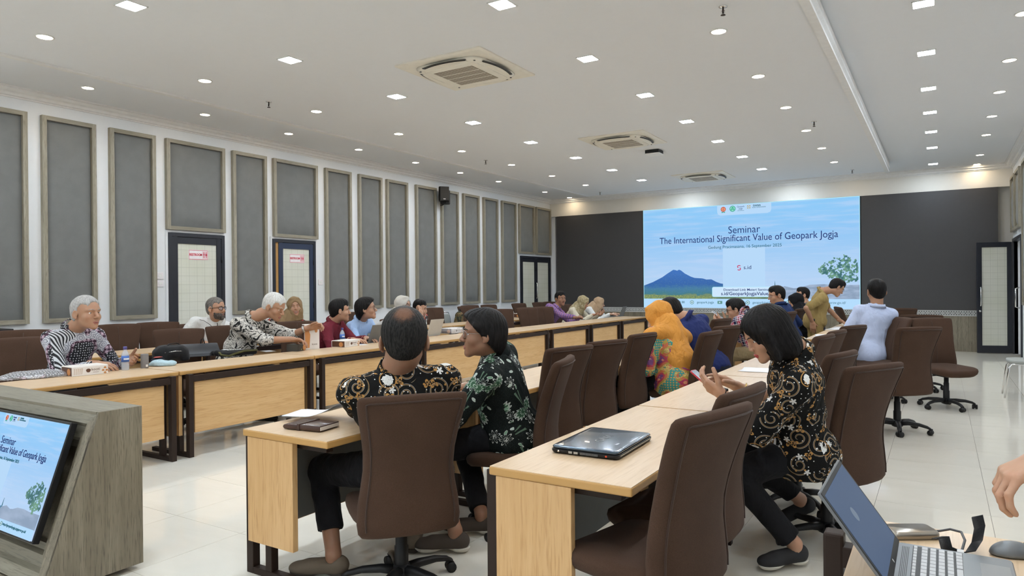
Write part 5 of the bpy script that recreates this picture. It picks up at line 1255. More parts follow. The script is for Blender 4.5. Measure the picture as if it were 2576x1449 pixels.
person('woman in pale grey headscarf and glasses behind the laughing man', GP, (-7.2, 8.0, .60), (1, .1), (-6.88, 8.02, 1.175), (.95, .10), 1.15, chest=(-7, 8, 0.97), hs=1.18, skin_=sk_light, shirt=cloth('grey_blouse', (.45, .44, .42)), trousers=t_navy, hair=(None, None), hijab=cloth('pale_grey_scarf', (.55, .52, .47)), sleeve='long', glasses=(m_black, 'thin'))
person('laughing man with hand at mouth in orange patterned shirt', GP, (-7.0, 8.30, .60), (1, .1), (-6.66, 8.15, 1.12), (.88, -.42), 1.15, chest=(-6.78, 8.22, 0.93), hs=1.22, hroll=.12, hpitch=-.15, hands={'R': dict(w=(-6.50, 7.95, 1.0), f=(-.1, .35, .95), n=(-.9, .1, 0), curl=.4)}, skin_=sk_mid, shirt=floral_red('orange_floral_cloth'), trousers=t_navy, hair=('short', h_blk), sleeve='long', smile=1.0)
person('man with moustache in purple plaid shirt leaning on desk', GP, (-7.05, 12.62, .60), (1, -.05), (-6.70, 12.755, 1.18), (.86, -.45), 1.17, chest=(-6.8, 12.7, 0.95), sdir=(.9, -.3), hs=1.27, hands={'R': dict(w=(-6.30, 12.62, .81), f=(.4, .9, 0), n=down, curl=.3, pole=(.3, -.7, -.9)), 'L': dict(w=(-6.35, 12.95, .81), f=(.5, -.8, 0), n=down, curl=.3)}, skin_=sk_brown, shirt=plaid('purple_plaid', (.06, .06, .28), (.38, .10, .14), (.12, .10, .30), 24, (.5, .3, .4)), trousers=t_navy, hair=('short', h_blk), sleeve='long', near=False, tache=h_blk)
person('woman in olive patterned headscarf holding a dark phone', GP, (-6.95, 13.6, .60), (1, 0), (-6.6, 13.62, 1.075), (.95, .10), 1.17, chest=(-6.76, 13.6, 0.91), hs=1.2, hpitch=-.42, hands={'R': dict(w=(-6.32, 13.50, .82), f=(.8, .5, .1), n=(0, 0, 1), curl=.6), 'L': dict(w=(-6.30, 13.78, .82), f=(.9, -.3, .2), n=(-.2, -.5, .6), curl=.6)}, skin_=sk_mid, shirt=cloth('cream_blouse', (.66, .60, .47)), trousers=t_navy, hair=(None, None), hijab=cloth('olive_scarf', (.33, .27, .15), pat=(.48, .42, .30), fold=.8), sleeve='long')
person('woman in tan headscarf and white blouse typing on grey laptop', GP, (-7.0, 14.45, .60), (1, .05), (-6.62, 14.5, 1.035), (.90, .42), 1.15, chest=(-6.78, 14.45, 0.9), hs=1.15, hpitch=-.2, hands={'R': dict(w=(-6.32, 14.40, .80), f=(1, .3, 0), n=down, curl=.35), 'L': dict(w=(-6.32, 14.66, .80), f=(1, -.1, 0), n=down, curl=.35)}, skin_=sk_light, shirt=s_w, trousers=t_navy, hair=(None, None), hijab=cloth('tan_scarf', (.44, .31, .20)), sleeve='long', glasses=(m_wire, 'thin'))
# wall row
person('bearded man with black glasses and lanyard in white shirt', GP, (-8.62, 5.88, .60), (1, .1), (-8.22, 5.79, 1.19), (.98, .30), 1.2, chest=(-8.36, 5.86, 0.96), sdir=(.9, -.35), hs=1.26, skin_=sk_mid, shirt=s_w, trousers=t_navy, hair=('buzz', h_salt), sleeve='short', beard=h_beard, glasses=(m_black, 'thick'), smile=.3, near=True, belly=1.15, shw=1.3, hcut=(.0, .012, 0))
person('laughing woman in brown headscarf and red floral dress', GP, (-8.70, 7.22, .60), (1, -.2), (-8.35, 7.23, 1.165), (.82, -.57), 1.2, chest=(-8.45, 7.2, 0.95), sdir=(.9, -.4), hs=1.25, hroll=.1, hpitch=.05, skin_=sk_mid, shirt=floral_red('red_floral_cloth'), trousers=t_navy, hair=(None, None), hijab=cloth('brown_scarf', (.26, .175, .095)), sleeve='long', smile=1.0)
# middle row beyond
person('woman in orange headscarf and multicoloured batik dress bending forward', GP, (-2.12, 6.33, .60), (-.95, .25), (-2.33, 6.49, 1.135), (-.85, .02), 1.25, chest=(-2.21, 6.42, .965), sdir=(-.85, .35), hs=1.25, hpitch=-.45, hands={'L': dict(w=(-2.5, 6.25, .80), f=(-.9, .2, 0), n=down, curl=.3), 'R': dict(w=(-2.55, 6.6, .80), f=(-1, 0, 0), n=down, curl=.3)}, skin_=sk_light, shirt=batik_patch('patchwork_batik'), trousers=t_blk, hair=(None, None), hijab=(cloth('orange_scarf', (.62, .27, .05), .6, fold=1.0), 1.4), sleeve='long', near=True, untuck=.10, belly=1.08)
person('man in dark blue shirt bent forward behind the orange headscarf', GP, (-1.98, 7.15, .60), (-.92, .25), (-2.42, 7.09, 1.165), (-.92, .1), 1.2, chest=(-2.22, 7.12, 1.02), sdir=(-.9, .3), hs=1.25, hpitch=-.65, hands={'L': dict(w=(-2.6, 6.95, .80), f=(-.9, .2, 0), n=down, curl=.3), 'R': dict(w=(-2.6, 7.3, .80), f=(-1, 0, 0), n=down, curl=.3)}, skin_=sk_mid, shirt=cloth('dark_blue_shirt_cloth', (.022, .032, .12)), trousers=t_navy, hair=('short', h_blk), sleeve='long', belly=1.05, shw=1.1)
person('man in red and navy plaid shirt looking down at a phone', GP, (-1.98, 9.28, .60), (-1, .12), (-2.30, 9.32, 1.118), (-.93, -.20), 1.2, chest=(-2.16, 9.31, .985), sdir=(-.9, .25), hs=1.2, hpitch=-.28, hands={'R': dict(w=(-2.45, 9.45, .93), f=(-.9, -.1, .45), n=(.4, -.6, .5), curl=.6), 'L': dict(w=(-2.42, 9.18, .92), f=(-.9, .2, .4), n=(.3, .6, .6), curl=.6)}, skin_=sk_mid, shirt=plaid('red_plaid', (.015, .02, .06), (.50, .02, .04), (.03, .03, .09), 11), trousers=t_tan, hair=('short', h_blk), sleeve='long', glasses=(m_black, 'thin'), belly=1.08)
person('man in navy shirt and thin glasses in front of the screen', GP, (-1.98, 11.55, .60), (-1, .05), (-2.20, 11.494, 1.27), (-.90, -.50), 1.2, chest=(-2.13, 11.51, 1.05), sdir=(-.9, .2), hs=1.25, hpitch=-.18, skin_=sk_tan, shirt=cloth('navy_shirt_cloth', (.018, .035, .11)), trousers=t_navy, hair=('short', h_blk), sleeve='long', glasses=(m_wire, 'thin'))
person('woman in black headscarf left of the khaki man', GP, (-1.98, 13.2, .60), (-1, 0), (-2.2, 13.22, 1.12), (-.93, -.50), 1.15, chest=(-2.12, 13.2, .95), hs=1.25, hpitch=-.35, skin_=sk_mid, shirt=cloth('black_dress', (.012, .012, .014)), trousers=t_blk, hair=(None, None), hijab=cloth('black_scarf', (.010, .010, .012)), sleeve='long')
person('black-haired person mostly hidden behind the khaki man and black headscarf', GP, (-2.05, 14.5, .60), (-1, 0), (-2.3, 14.53, 1.23), (-.9, -.45), 1.2, chest=(-2.2, 14.5, 0.95), hs=1.25, skin_=sk_mid, shirt=cloth('grey_shirt_cloth', (.1, .1, .11)), trousers=t_navy, hair=('short', h_blk), sleeve='long')
person('man in khaki uniform standing bent over the right desk', GP, (-1.76, 12.3, .88), (.86, .5), (-1.425, 12.32, 1.385), (.86, .52), 1.13, chest=(-1.66, 12.3, 1.235), sdir=(.8, .25), hs=1.17, hpitch=-.62, hands={'R': dict(w=(-1.765, 12.1, .83), f=(.1, 0, -1), n=(-.2, 1, 0), curl=.35, pole=(-.6, -.6, 0)), 'L': dict(w=(-1.42, 12.70, .83), f=(.7, .25, -.35), n=down, curl=.3, pole=(-.5, .5, .3))},
       skin_=sk_tan, shirt=t_khaki, trousers=t_khaki, hair=('short', h_blk), sleeve='short', stand=True, glasses=(m_wire, 'thin'), untuck=.06, near=False, shoes=(m_black, m_black))
person('man in pale blue shirt seen from behind at the right desk', GP, (-.76, 9.85, .60), (-.45, .9), (-.69, 9.9, 1.345), (-.42, .90), 1.2, chest=(-.70, 9.88, 1.085), sdir=(-.35, .94), hs=1.3, hands={'L': dict(w=(-1.1, 10.1, .80), f=(-.5, .8, 0), n=down, curl=.3), 'R': dict(w=(-.85, 10.35, .80), f=(-.5, .8, 0), n=down, curl=.3)}, skin_=sk_tan, shirt=cloth('pale_blue_shirt_cloth', (.52, .60, .82)), trousers=t_blk, hair=('short', h_blk), sleeve='elbow', untuck=.07, belly=1.0, shw=1.02)
# operator whose hand reaches in at the right edge
person('operator outside the frame whose hand reaches in at the right edge', None, (.98, 1.72, .60), (-1, .02), (.80, 1.66, 1.27), (-.8, .5), 1.12, chest=(.88, 1.68, 1.0), sdir=(-1, .15), hs=1.12, hands={'R': dict(w=(.172, 1.69, 1.115), f=(-.80, -.50, -.42), n=(.15, .05, -1), curl=(.72, .80, .85, .9), thumb=1.25, S=.88, pole=(.3, .6, -.8)), 'L': dict(w=(.70, 1.40, .80), f=(-1, .1, 0), n=down, curl=.3)},
       skin_=sk_mid, shirt=cloth('operator_shirt', (.05, .06, .09)), trousers=t_navy, hair=('short', h_blk), sleeve='short', near=True)
# ---------------- things on the desks ----------------
m_white = M_('paper_white', (.82, .83, .86), .7); m_boxw = M_('cake_box_white', (.80, .76, .72), .5); m_bsc = M_('box_brown_print', (.10, .04, .02), .5); m_bor = M_('box_food_print', (.55, .24, .08), .5); m_bpk = M_('box_beige_print', (.62, .52, .44), .5)
m_leather = NT('dark_leather', col=(.015, .018, .024), rough=.32).m; m_nylon = fabric('black_nylon', (.010, .010, .011), (.02, .02, .022), 500, .7, .1); m_olive = cloth('olive_strap', (.06, .055, .02)); m_cap = cloth('pale_blue_cap', (.42, .56, .62))
m_silver = M_('laptop_silver', (.45, .44, .42), .35, metal=.6); m_lgrey = M_('laptop_grey', (.16, .17, .18), .4, metal=.4); m_pet = NT('clear_bottle', col=(.75, .82, .9), rough=.06, alpha=.38).m; m_blue = M_('label_blue', (.05, .14, .45), .4); m_capv = M_('violet_cap', (.09, .08, .28), .4)
m_plas = NT('cellophane', col=(.8, .8, .82), rough=.08, alpha=.30, ior=1.4, spec=1.0, coat=.5).m
def croissant(par, c, s, ax=1):
    mb = MB(); mb.prism([(c[0]+s*cos(a)*(1, .8)[i % 2], c[1]+s*.85*sin(a)) for i, a in enumerate([2*pi*i/12 for i in range(12)])], c[2]-.0003, c[2]+.0003, 'x'); return mb
def cakebox(loc, rot, lab, w=.20, L=.28, h=.075, wrap=False, side_dark=False):
    t = empty('cake_box', loc, rot, lab, 'box', 'kooti cake boxes')
    b = MB().box(-w/2, w/2, -L/2, L/2, 0, h).build('carton', m_boxw, t, bevel=.003); X = w/2
    MB().box(-w/2+.006, w/2-.006, -L/2+.006, L/2-.006, h, h+.0025).build('lid_flap', m_boxw, t)
    mb = MB(); mb.prism([(-.015+.018*cos(a)*(1+.1*sin(3*a)), h*.52+.016*sin(a)) for a in [2*pi*i/14 for i in range(14)]], X-.0002, X+.0008, 'x'); mb.build('logo_blob', m_bsc, t)
    text('kooti', .032, m_bsc, t, (X+.0008, .042, h*.60), (pi/2, 0, pi/2), .0003); MB().box(X, X+.0006, .02, .066, h*.27, h*.30).build('tagline', m_bsc, t)
    mb = MB()
    for y_, z_ in ((.115, .68), (.100, .40), (.128, .38), (.115, .12)): mb.prism([(y_+.013, h*z_), (y_, h*z_+.013), (y_-.013, h*z_), (y_, h*z_-.008)], X-.0002, X+.0007, 'x')
    mb.build('food_print', m_bor, t)
    mb = MB()
    for k in range(5): mb.prism([(-.125+k*.014, h*.15), (-.119+k*.014, h*.15), (-.116+k*.015, h*.8), (-.124+k*.014, h*(.85-.05*(k % 2)))], X-.0002, X+.0005, 'x')
    mb.build('leaf_print', m_bpk, t)
    mb = MB(); mb.box(-w/2+.01, w/2-.004, -L/2-.0008, -L/2, .004, h-.004); mb.build('end_print', m_bsc, t)
    mb = MB(); mb.prism([(w*.22+.030*cos(a), h*.45+.028*sin(a)) for a in [2*pi*i/12 for i in range(12)]], -L/2-.0016, -L/2-.0006, 'y'); mb.build('bun_print', m_bor, t)
    if wrap:
        R = []
        for z, e in ((.0, .012), (.015, .02), (h*.6, .012), (h+.006, .006), (h+.014, -.03)): R.append([(w/2*sx+e*sx*(1+.4*sin(i*2.3+z*90)), L/2*sy+e*sy*(1+.4*sin(i*1.7+z*70)), z) for i, (sx, sy) in enumerate([(1, -1), (1, -.3), (1, .4), (1, 1), (.3, 1), (-.4, 1), (-1, 1), (-1, .3), (-1, -.5), (-1, -1), (-.3, -1), (.4, -1)])])
        MB().rings(R).build('plastic_wrap', m_plas, t)
    return t
Z0 = .7502
cakebox((-6.10, 3.055, Z0), radians(-4), 'white kooti cake box beside the wrapped bag, near the lectern')
cakebox((-6.08, 6.03, Z0), radians(6), 'white kooti cake box in front of the man in maroon')
cakebox((-6.32, 8.48, Z0), radians(0), 'plastic-wrapped kooti cake box right of the silver laptop', wrap=True)
cakebox((-8.02, 13.30, Z0), radians(-6), 'distant white kooti cake box on the wall row desk', .16, .24, .09)
cakebox((-2.66, 6.28, Z0), radians(-65), 'cake box with bun print in plastic left of the orange scarf', .20, .26, .085, wrap=True)
t = empty('cake_box', (-6.16, 5.56, Z0), radians(-20), 'white cake box stood on end, held by the white-haired man', 'box', 'kooti cake boxes')
MB().box(-.035, .035, -.09, .09, 0, .29).build('carton', m_boxw, t, bevel=.003); MB().prism([(-.08+.0, .02), (-.03, .02), (-.02, .17), (-.05, .26), (-.085, .2)], .0352, .036, 'x').build('bun_print', m_bor, t)
MB().prism([(.05+.018*cos(a), .22+.03*sin(a)) for a in [2*pi*i/10 for i in range(10)]], .0352, .036, 'x').build('bun_print', m_bor, t); text('kooti', .03, m_bsc, t, (.036, .03, .06), (pi/2, 0, pi/2), .0003)
MB().box(-.034, .034, -.0912, -.0902, .01, .28).build('end_print', m_bsc, t)
t = empty('dark_food_box', (-6.17, 5.36, Z0), radians(18), 'dark food box with a bun print under the man hands', 'box')
MB().box(-.07, .07, -.09, .07, 0, .075).build('carton', M_('dark_carton', (.05, .045, .035), .5), t, bevel=.003)
MB().sphere((.072, .045, .034), (.004, .036, .034), 14, 8).build('bun_print', m_bor, t); MB().prism([(-.02, .012), (-.004, .012), (-.012, .026)], .0702, .071, 'x').build('warning_mark', M_('yellow_mark', (.8, .6, .05), .5), t)
def bottle(loc, lab):
    t = empty('water_bottle', loc, 0, lab, 'bottle', 'plastic water bottles')
    MB().lathe([(.028, 0), (.031, .006), (.031, .05), (.029, .06), (.031, .07), (.031, .13), (.026, .15), (.014, .172), (.013, .185)], n=20).build('bottle_body', m_pet, t)
    MB().lathe([(.0316, .072), (.0316, .126)], n=20).build('label', m_blue, t); MB().lathe([(.0155, .180), (.0155, .203), (.013, .206)], n=16).build('cap', m_capv, t)
    mb = MB(); mb.rings([[(.0321*cos(a), .0321*sin(a), z) for a in [-.9+1.5*i/6 for i in range(7)]] for z in (.092, .106)], close=False, caps=False); mb.build('label_print', m_white, t)
bottle((-6.085, 3.385, Z0), 'water bottle with violet cap by the elderly man hand'); bottle((-6.33, 6.22, Z0), 'water bottle with violet cap in front of the maroon shirt')
t = empty('tumbler', (-6.087, 3.56, Z0), 0, 'plain grey cylindrical tumbler near the desk joint', 'tumbler')
MB().lathe([(.032, 0), (.033, .003), (.033, .122), (.031, .126), (.028, .120)], n=28).build('tumbler_body', M_('warm_grey_matte', (.20, .185, .18), .6), t); MB().box(.0315, .0345, -.008, .010, .012, .032).build('sticker', m_boxw, t)
t = empty('cap', (-6.10, 3.73, Z0), radians(35), 'light blue denim cap lying on the front desk', 'cap')
g = SDF((-.14, -.12, -.01), (.14, .12, .10), .005); g.ell((-.02, 0, .015), (.085, .065, .045), 0).ell((.07, .01, .022), (.055, .05, .030), .02).cone((-.10, -.02, .004), (-.02, -.02, .006), .02, .03, .02).half((0, 0, .002), (0, 0, -1)); vs_, F_ = g.mesh()
np_mesh('crumpled_cloth', [(surf(smooth_v(vs_, F_, 1), F_, .008, 4, (1.6, 1.6, 1.6)), F_)], m_cap, t)
t = empty('folded_scarf', (-6.33, 3.83, Z0), 0, 'small dark navy bundle with red print behind the blue cap', 'cloth')
g = SDF((-.1, -.1, -.01), (.1, .1, .1), .005); g.ell((0, 0, .03), (.05, .07, .03), 0).half((0, 0, .002), (0, 0, -1)); vs_, F_ = g.mesh(); np_mesh('bundle', [(surf(vs_, F_, .004, 9, (4, 4, 4)), F_)], t_navy, t)
MB().sphere((.02, -.01, .062), (.025, .045, .006), 10, 6).build('red_print', M_('red_print', (.5, .1, .08), .7), t)
t = empty('shoulder_bag', (-6.42, 4.02, Z0), radians(-10), 'plump black nylon shoulder bag on the front desk', 'bag')
g = SDF((-.2, -.22, -.01), (.2, .22, .2), .006)
for x_ in (-.07, .07):
    for y_ in (-.10, .10): g.cone((x_, y_, .03), (x_*.7, y_*.75, .10), .05, .045, .04)
g.ell((0, 0, .085), (.12, .17, .075), .05).half((0, 0, .002), (0, 0, -1), .003); vs_, F_ = g.mesh(); np_mesh('bag_body', [(surf(smooth_v(vs_, F_, 1), F_, .004, 8, (1.2, 1.2, 1.2)), F_)], m_nylon, t)
MB().tube([(.05, -.1, .12), (.03, -.03, .17), (.0, .05, .175), (.04, .12, .13)], .012, 6, flat=.4).build('carry_handle', m_nylon, t); MB().tube([(.105, -.10, .095), (.12, 0, .105), (.105, .10, .095)], .003, 5).build('zip', m_chrome, t)
t = empty('document_case', (-6.58, 4.45, Z0), radians(-22), 'flat dark leather document case leaning behind the black bag', 'case')
R = []
for z, x_, h in ((0, 0, .03), (.03, -.01, .028), (.07, -.04, .02), (.11, -.09, .014), (.125, -.11, .006)): R.append([(x_+h, -.19, z), (x_+h, .19, z), (x_-h, .19, z), (x_-h, -.19, z)])
MB().rings(R, smooth=False).build('case_body', m_leather, t, bevel=.006)
R = [[(x_, y_*(1-.02*k), z) for y_ in [-.17+.34*i/8 for i in range(9)]] for k, (x_, z) in enumerate(((-.10, .128), (-.055, .105), (-.005, .062), (.02, .032)))]; MB().rings(R, close=False, caps=False).build('flap', m_leather, t)
MB().tube([(-.1, .02, .12), (-.11, .03, .17), (-.105, .05, .18), (-.10, .06, .12)], .006, 6).build('wrist_loop', m_nylon, t)
t = empty('laptop_bag', (-6.36, 4.69, Z0), radians(-14), 'low black laptop sleeve with olive strap in front of the white-haired man', 'bag')
g = SDF((-.18, -.24, -.01), (.18, .24, .1), .006)
for x_ in (-.10, .10): g.cone((x_, -.18, .028), (x_, .18, .028), .027, .024, .02)
g.cone((0, -.18, .034), (0, .18, .03), .03, .028, .08); g.half((0, 0, .002), (0, 0, -1), .003); vs_, F_ = g.mesh(); np_mesh('bag_body', [(surf(smooth_v(vs_, F_, 1), F_, .0035, 6, (1.2, .8, 1.2)), F_)], m_nylon, t)
MB().tube([(.11, -.20, .055), (.16, -.20, .03), (.165, -.12, .012), (.14, -.05, .03), (.13, .05, .05), (.12, .20, .05)], .014, 6, flat=.35).build('strap', m_olive, t); MB().tube([(.06, -.1, .064), (.07, .14, .062)], .0035, 5).build('zip', m_chrome, t); MB().box(-.03, .01, -.12, -.07, .062, .066).build('paper_label', m_white, t)
def sheets(loc, rot, w, h, lab, grp=None, curl=0.0, n=3):
    t = empty('paper_sheets', loc, rot, lab, 'papers', grp)
    for k in range(n):
        mb = MB(); R = []
        for j in range(9):
            v_ = j/8; z = .0012*(k+1)+curl*(max(0, .55-v_)**1.6)*(1+.15*k)
            R.append([(w*(u_-.5), h*(v_-.5), z+.004*curl*sin(u_*5)) for u_ in [i/6 for i in range(7)]])
        mb.rings(R, close=False, caps=False); o = mb.build('sheet', m_white, t); o.rotation_euler = (0, 0, radians((k-1)*5)); sd_ = o.modifiers.new('thickness', 'SOLIDIFY'); sd_.thickness = .0004
    return t
sheets((-2.86, 2.62, Z0+.028), radians(105), .21, .297, 'white papers with lifted corner lying on the brown wallet book', curl=.12)
sheets((-6.42, 5.17, Z0), radians(80), .12, .18, 'small white notepad in front of the black and white batik', n=1)
sheets((-6.05, 6.28, Z0), radians(80), .10, .14, 'small slip of paper beside the cake box near the grey laptop', n=1)
sheets((-1.34, 8.55, Z0), radians(10), .30, .42, 'white papers beyond the bob-haired woman before the desk gap')
sheets((-1.22, 10.1, Z0), radians(5), .42, .594, 'large white plan sheets near the corner of the far right desk', 'plan sheets on the far right desks')
sheets((-1.24, 11.9, Z0), radians(-4), .42, .84, 'large white plan sheets under the khaki man hand', 'plan sheets on the far right desks')
sheets((-1.22, 13.4, Z0), radians(3), .42, .84, 'large white plan sheets in front of the pale blue shirt', 'plan sheets on the far right desks')
sheets((-1.2, 5.9, Z0), radians(2), .40, .30, 'white papers on the right row beyond the red phone')
t = empty('wallet_book', (-2.70, 2.44, Z0), radians(8), 'thick dark brown leather wallet book at the desk end', 'wallet')
mb = MB(); mb.rings([[(x_, y_, z) for x_, y_, z in ((-.115, -.075*k, .003), (.11, -.075*k, .003), (.11, -.075*k, .030), (-.10, -.075*k, .030), (-.118, -.075*k, .024), (-.124, -.075*k, .014))] for k in (-1, 1)]); mb.build('cover', M_('brown_wallet_leather', (.055, .025, .018), .25), t, bevel=.004)
MB().box(-.10, .112, -.072, .072, .008, .025).build('pages', m_boxw, t); MB().box(-.03, -.015, -.078, .078, .0015, .0335).build('band', M_('wallet_band', (.04, .018, .012), .3), t)
t = empty('wrapped_bag', (-6.24, 2.73, Z0), radians(-12), 'shiny plastic-wrapped dark batik cloth beside the cake box', 'package')
g = SDF((-.17, -.26, -.01), (.17, .26, .1), .006); g.ell((0, 0, .012), (.13, .22, .042), 0).half((0, 0, .004), (0, 0, -1), .003); vs_, F_ = g.mesh(); np_mesh('folded_cloth', [(vs_, F_)], batik_purple('purple_grey_batik') if False else MATS['purple_grey_batik'], t, uv=True)
g = SDF((-.19, -.28, -.01), (.19, .28, .1), .006); g.ell((0, 0, .012), (.14, .245, .050), 0).ell((.06, .16, .012), (.08, .07, .03), .02).half((0, 0, .002), (0, 0, -1), .003); vs_, F_ = g.mesh()
np_mesh('cellophane', [(surf(vs_, F_, .008, 12, (3, 3, 3)), F_)], m_plas, t)
def wrapper(loc, s, lab):
    t = empty('gold_wrapper', loc, .4, lab, 'wrapper', 'gold snack wrappers'); mb = MB().sphere((0, 0, s*.6), (s, s*.8, s*.6), 7, 5); mb.v = [(x*(1+.25*sin(9*y/s)), y*(1+.2*sin(7*z/s)), max(z, .001)) for x, y, z in mb.v]; mb.build('foil', M_('gold_foil', (.75, .55, .22), .3, metal=.7), t, smooth=False)
wrapper((-6.20, 3.58, Z0+.05), .022, 'crumpled gold wrapper held in the elderly man fingers'); wrapper((-6.22, 3.66, Z0), .024, 'crumpled gold wrapper on the desk behind the tumbler')
def phone(loc, rot, lab, col=m_black, tilt=(0, 0), name='phone'):
    t = empty(name, loc, 0, lab, 'phone'); t.rotation_euler = (tilt[0], tilt[1], rot)
    MB().rings([rrect(.037, .078, .008, 4, 0), rrect(.037, .078, .008, 4, .008)], smooth=False).build('phone_case', col, t); MB().rings([rrect(.034, .075, .006, 4, .0081), rrect(.034, .075, .006, 4, .0087)], smooth=False).build('display', MATS['phone_screen'], t); return t
t_ = NT('phone_screen', col=(.02, .02, .03), rough=.1, emit=(.5, .6, .75), es=.35); MATS['phone_screen'] = t_.m
o = phone((-1.125, 3.83, .925), 0, 'red-cased phone held up by the bob-haired woman', M_('red_phone_case', (.55, .04, .06), .4)); o.matrix_world = Matrix.Translation((-1.125, 3.83, .925)) @ Matrix.Rotation(radians(85), 4, 'Z') @ Matrix.Rotation(radians(38), 4, 'X')
phone((-6.30, 12.98, Z0), radians(20), 'black phone lying on the desk beside the plaid-shirted man')
o = phone((0, 0, 0), 0, 'dark phone held by the woman in olive headscarf'); o.matrix_world = Matrix.Translation((-6.19, 13.62, .89)) @ Matrix.Rotation(radians(-80), 4, 'Z') @ Matrix.Rotation(radians(50), 4, 'X')
o = phone((0, 0, 0), 0, 'white phone held by the man in red plaid', m_sign); o.matrix_world = Matrix.Translation((-2.54, 9.33, 1.045)) @ Matrix.Rotation(radians(88), 4, 'Z') @ Matrix.Rotation(radians(35), 4, 'X')
phone((-7.95, 5.75, Z0), radians(70), 'black phone on the wall row desk before the bearded man')
def laptop(loc, rot, lab, mat, w=.34, d=.235, ang=110, bezel=None, scr=None, keys=False):
    t = empty('laptop', loc, rot, lab, 'laptop', None); bezel = bezel or m_black
    MB().rings([rrect(w/2, d/2, .012, 4, .002), rrect(w/2, d/2, .012, 4, .014), rrect(w/2-.003, d/2-.003, .010, 4, .018)], smooth=False).build('keyboard_base', mat, t)
    lid = empty('lid_pivot', (0, d/2-.004, .018)) if False else None
    a = radians(ang-90); Rm = Matrix.Rotation(-a, 3, 'X'); piv = Vector((0, d/2-.006, .018))
    def Q(x, y, z): return tuple(Rm @ Vector((x, y, z))+piv)
    def slab(x0, x1, y0, y1, z0, z1): mb = MB(); mb.box(x0, x1, y0, y1, z0, z1, R=Rm, c=piv); return mb
    l = slab(-w/2, w/2, 0, .007, 0, d).build('lid', mat, t, bevel=.003); slab(-w/2+.004, w/2-.004, -.0012, .0, .004, d-.004).build('bezel', bezel, l); slab(-w/2+.016, w/2-.016, -.0020, -.0012, .022, d-.014).build('display', scr or MATS['phone_screen'], l)
    MB().box(-w/2+.06, w/2-.06, -d/2+.01, -d/2+.07, .0182, .0188).build('touchpad', bezel if not keys else M_('touchpad_grey', (.22, .22, .22), .45), t)
    if not keys: MB().box(-w/2+.02, w/2-.02, -.02, d/2-.03, .0182, .0195).build('keyboard', m_black, t)
    return t, Rm, piv
laptop((-6.27, 6.66, Z0), radians(-92), 'grey laptop open in front of the man in light blue shirt', m_lgrey, .32, .23, 112)
laptop((-6.30, 7.86, Z0), radians(-88), 'silver laptop with pale lid in front of the laughing man', M_('pale_silver_lid', (.50, .48, .44), .4), .32, .235, 108)
laptop((-6.22, 14.56, Z0), radians(-84), 'slim grey laptop of the woman in tan headscarf', m_lgrey, .32, .22, 112)
t = empty('laptop', (-1.265, 2.80, Z0), radians(2), 'closed glossy dark blue laptop on the nearest desk', 'laptop')
m_vlid = NT('glossy_blue_lid', col=(.055, .085, .12), rough=.18, metal=.55, coat=.6).m
MB().rings([rrect(.148, .21, .018, 5, .004), rrect(.152, .215, .02, 5, .012), rrect(.152, .215, .02, 5, .019), rrect(.148, .211, .018, 5, .021)], smooth=False).build('keyboard_base', m_black, t)
MB().rings([rrect(.146, .210, .018, 5, .0225), rrect(.149, .213, .02, 5, .025), rrect(.149, .213, .02, 5, .031), rrect(.144, .208, .018, 5, .0345), rrect(.13, .195, .015, 5, .0355)]).build('lid', m_vlid, t)
text('VAIO', .055, m_chrome, t, (.0, .0, .0358), (0, 0, -pi/2), .0004, sx=1.25, space=.9); MB().box(.09, .10, -.09, -.06, .0354, .0359).build('lid_mark', m_chrome, t)
mb = MB()
for x_, w_ in ((-.06, .008), (-.035, .009)): mb.box(x_-w_, x_+w_, -.2162, -.2145, .008, .017)
mb.build('port', m_silver, t); MB().lathe([(.0045, 0), (.0045, .001), (.002, .0011)], n=12).build('red_audio_ring', M_('red_ring', (.7, .08, .03), .4), t, (.10, -.2150, .0125), (pi/2, 0, 0)); MB().lathe([(.005, 0), (.005, .001)], n=12).build('power_socket', m_chrome, t, (-.115, -.2150, .0125), (pi/2, 0, 0))
mb = MB()
for k in range(16): mb.box(-.015+k*.005, -.012+k*.005, -.2160, -.2148, .008, .017)
mb.build('vent_slots', m_lgrey, t); MB().box(.1518, .1535, -.19, .19, .013, .0165).build('chrome_trim', m_silver, t)
for x_ in (-.12, .12):
    for y_ in (-.18, .18): MB().cyl((x_, y_, 0), (x_, y_, .005), .008, n=10).build('rubber_foot', m_black, t)
# ---------------- operator desk ----------------
t = empty('operator_desk', (0, 0, 0), 0, 'oak operator desk at the lower right picture corner', 'desk')
MB().box(-.205, 1.15, 1.25, 2.338, .722, .75).build('tabletop', m_desk, t, bevel=.004)
for y_ in (2.165, 1.32):
    MB().box(-.288, -.235, y_-.03, y_+.03, 0, .752).build('leg', m_leg, t, bevel=.008)
    MB().box(-.24, .9, y_-.028, y_+.028, .66, .718).build('top_bar', m_leg, t, bevel=.004)
MB().box(1.08, 1.13, 1.3, 1.36, 0, .722).build('leg', m_leg, t); MB().box(1.08, 1.13, 2.2, 2.26, 0, .722).build('leg', m_leg, t)
d_ = NT('slate_blue_screen', col=(.02, .03, .05), rough=.5, spec=.15, emit=(.045, .075, .14), es=1.0); 
t, Rm, piv = laptop((.024, 1.925, Z0+.002), radians(90), 'open dark laptop with slate blue screen on the operator desk', m_lgrey, .36, .25, 126, scr=d_.m, keys=True)
key = None
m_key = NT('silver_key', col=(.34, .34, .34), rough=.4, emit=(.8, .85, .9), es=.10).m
MB().box(-.165, .165, -.020, .088, .0182, .0186).build('key_well', m_black, t)
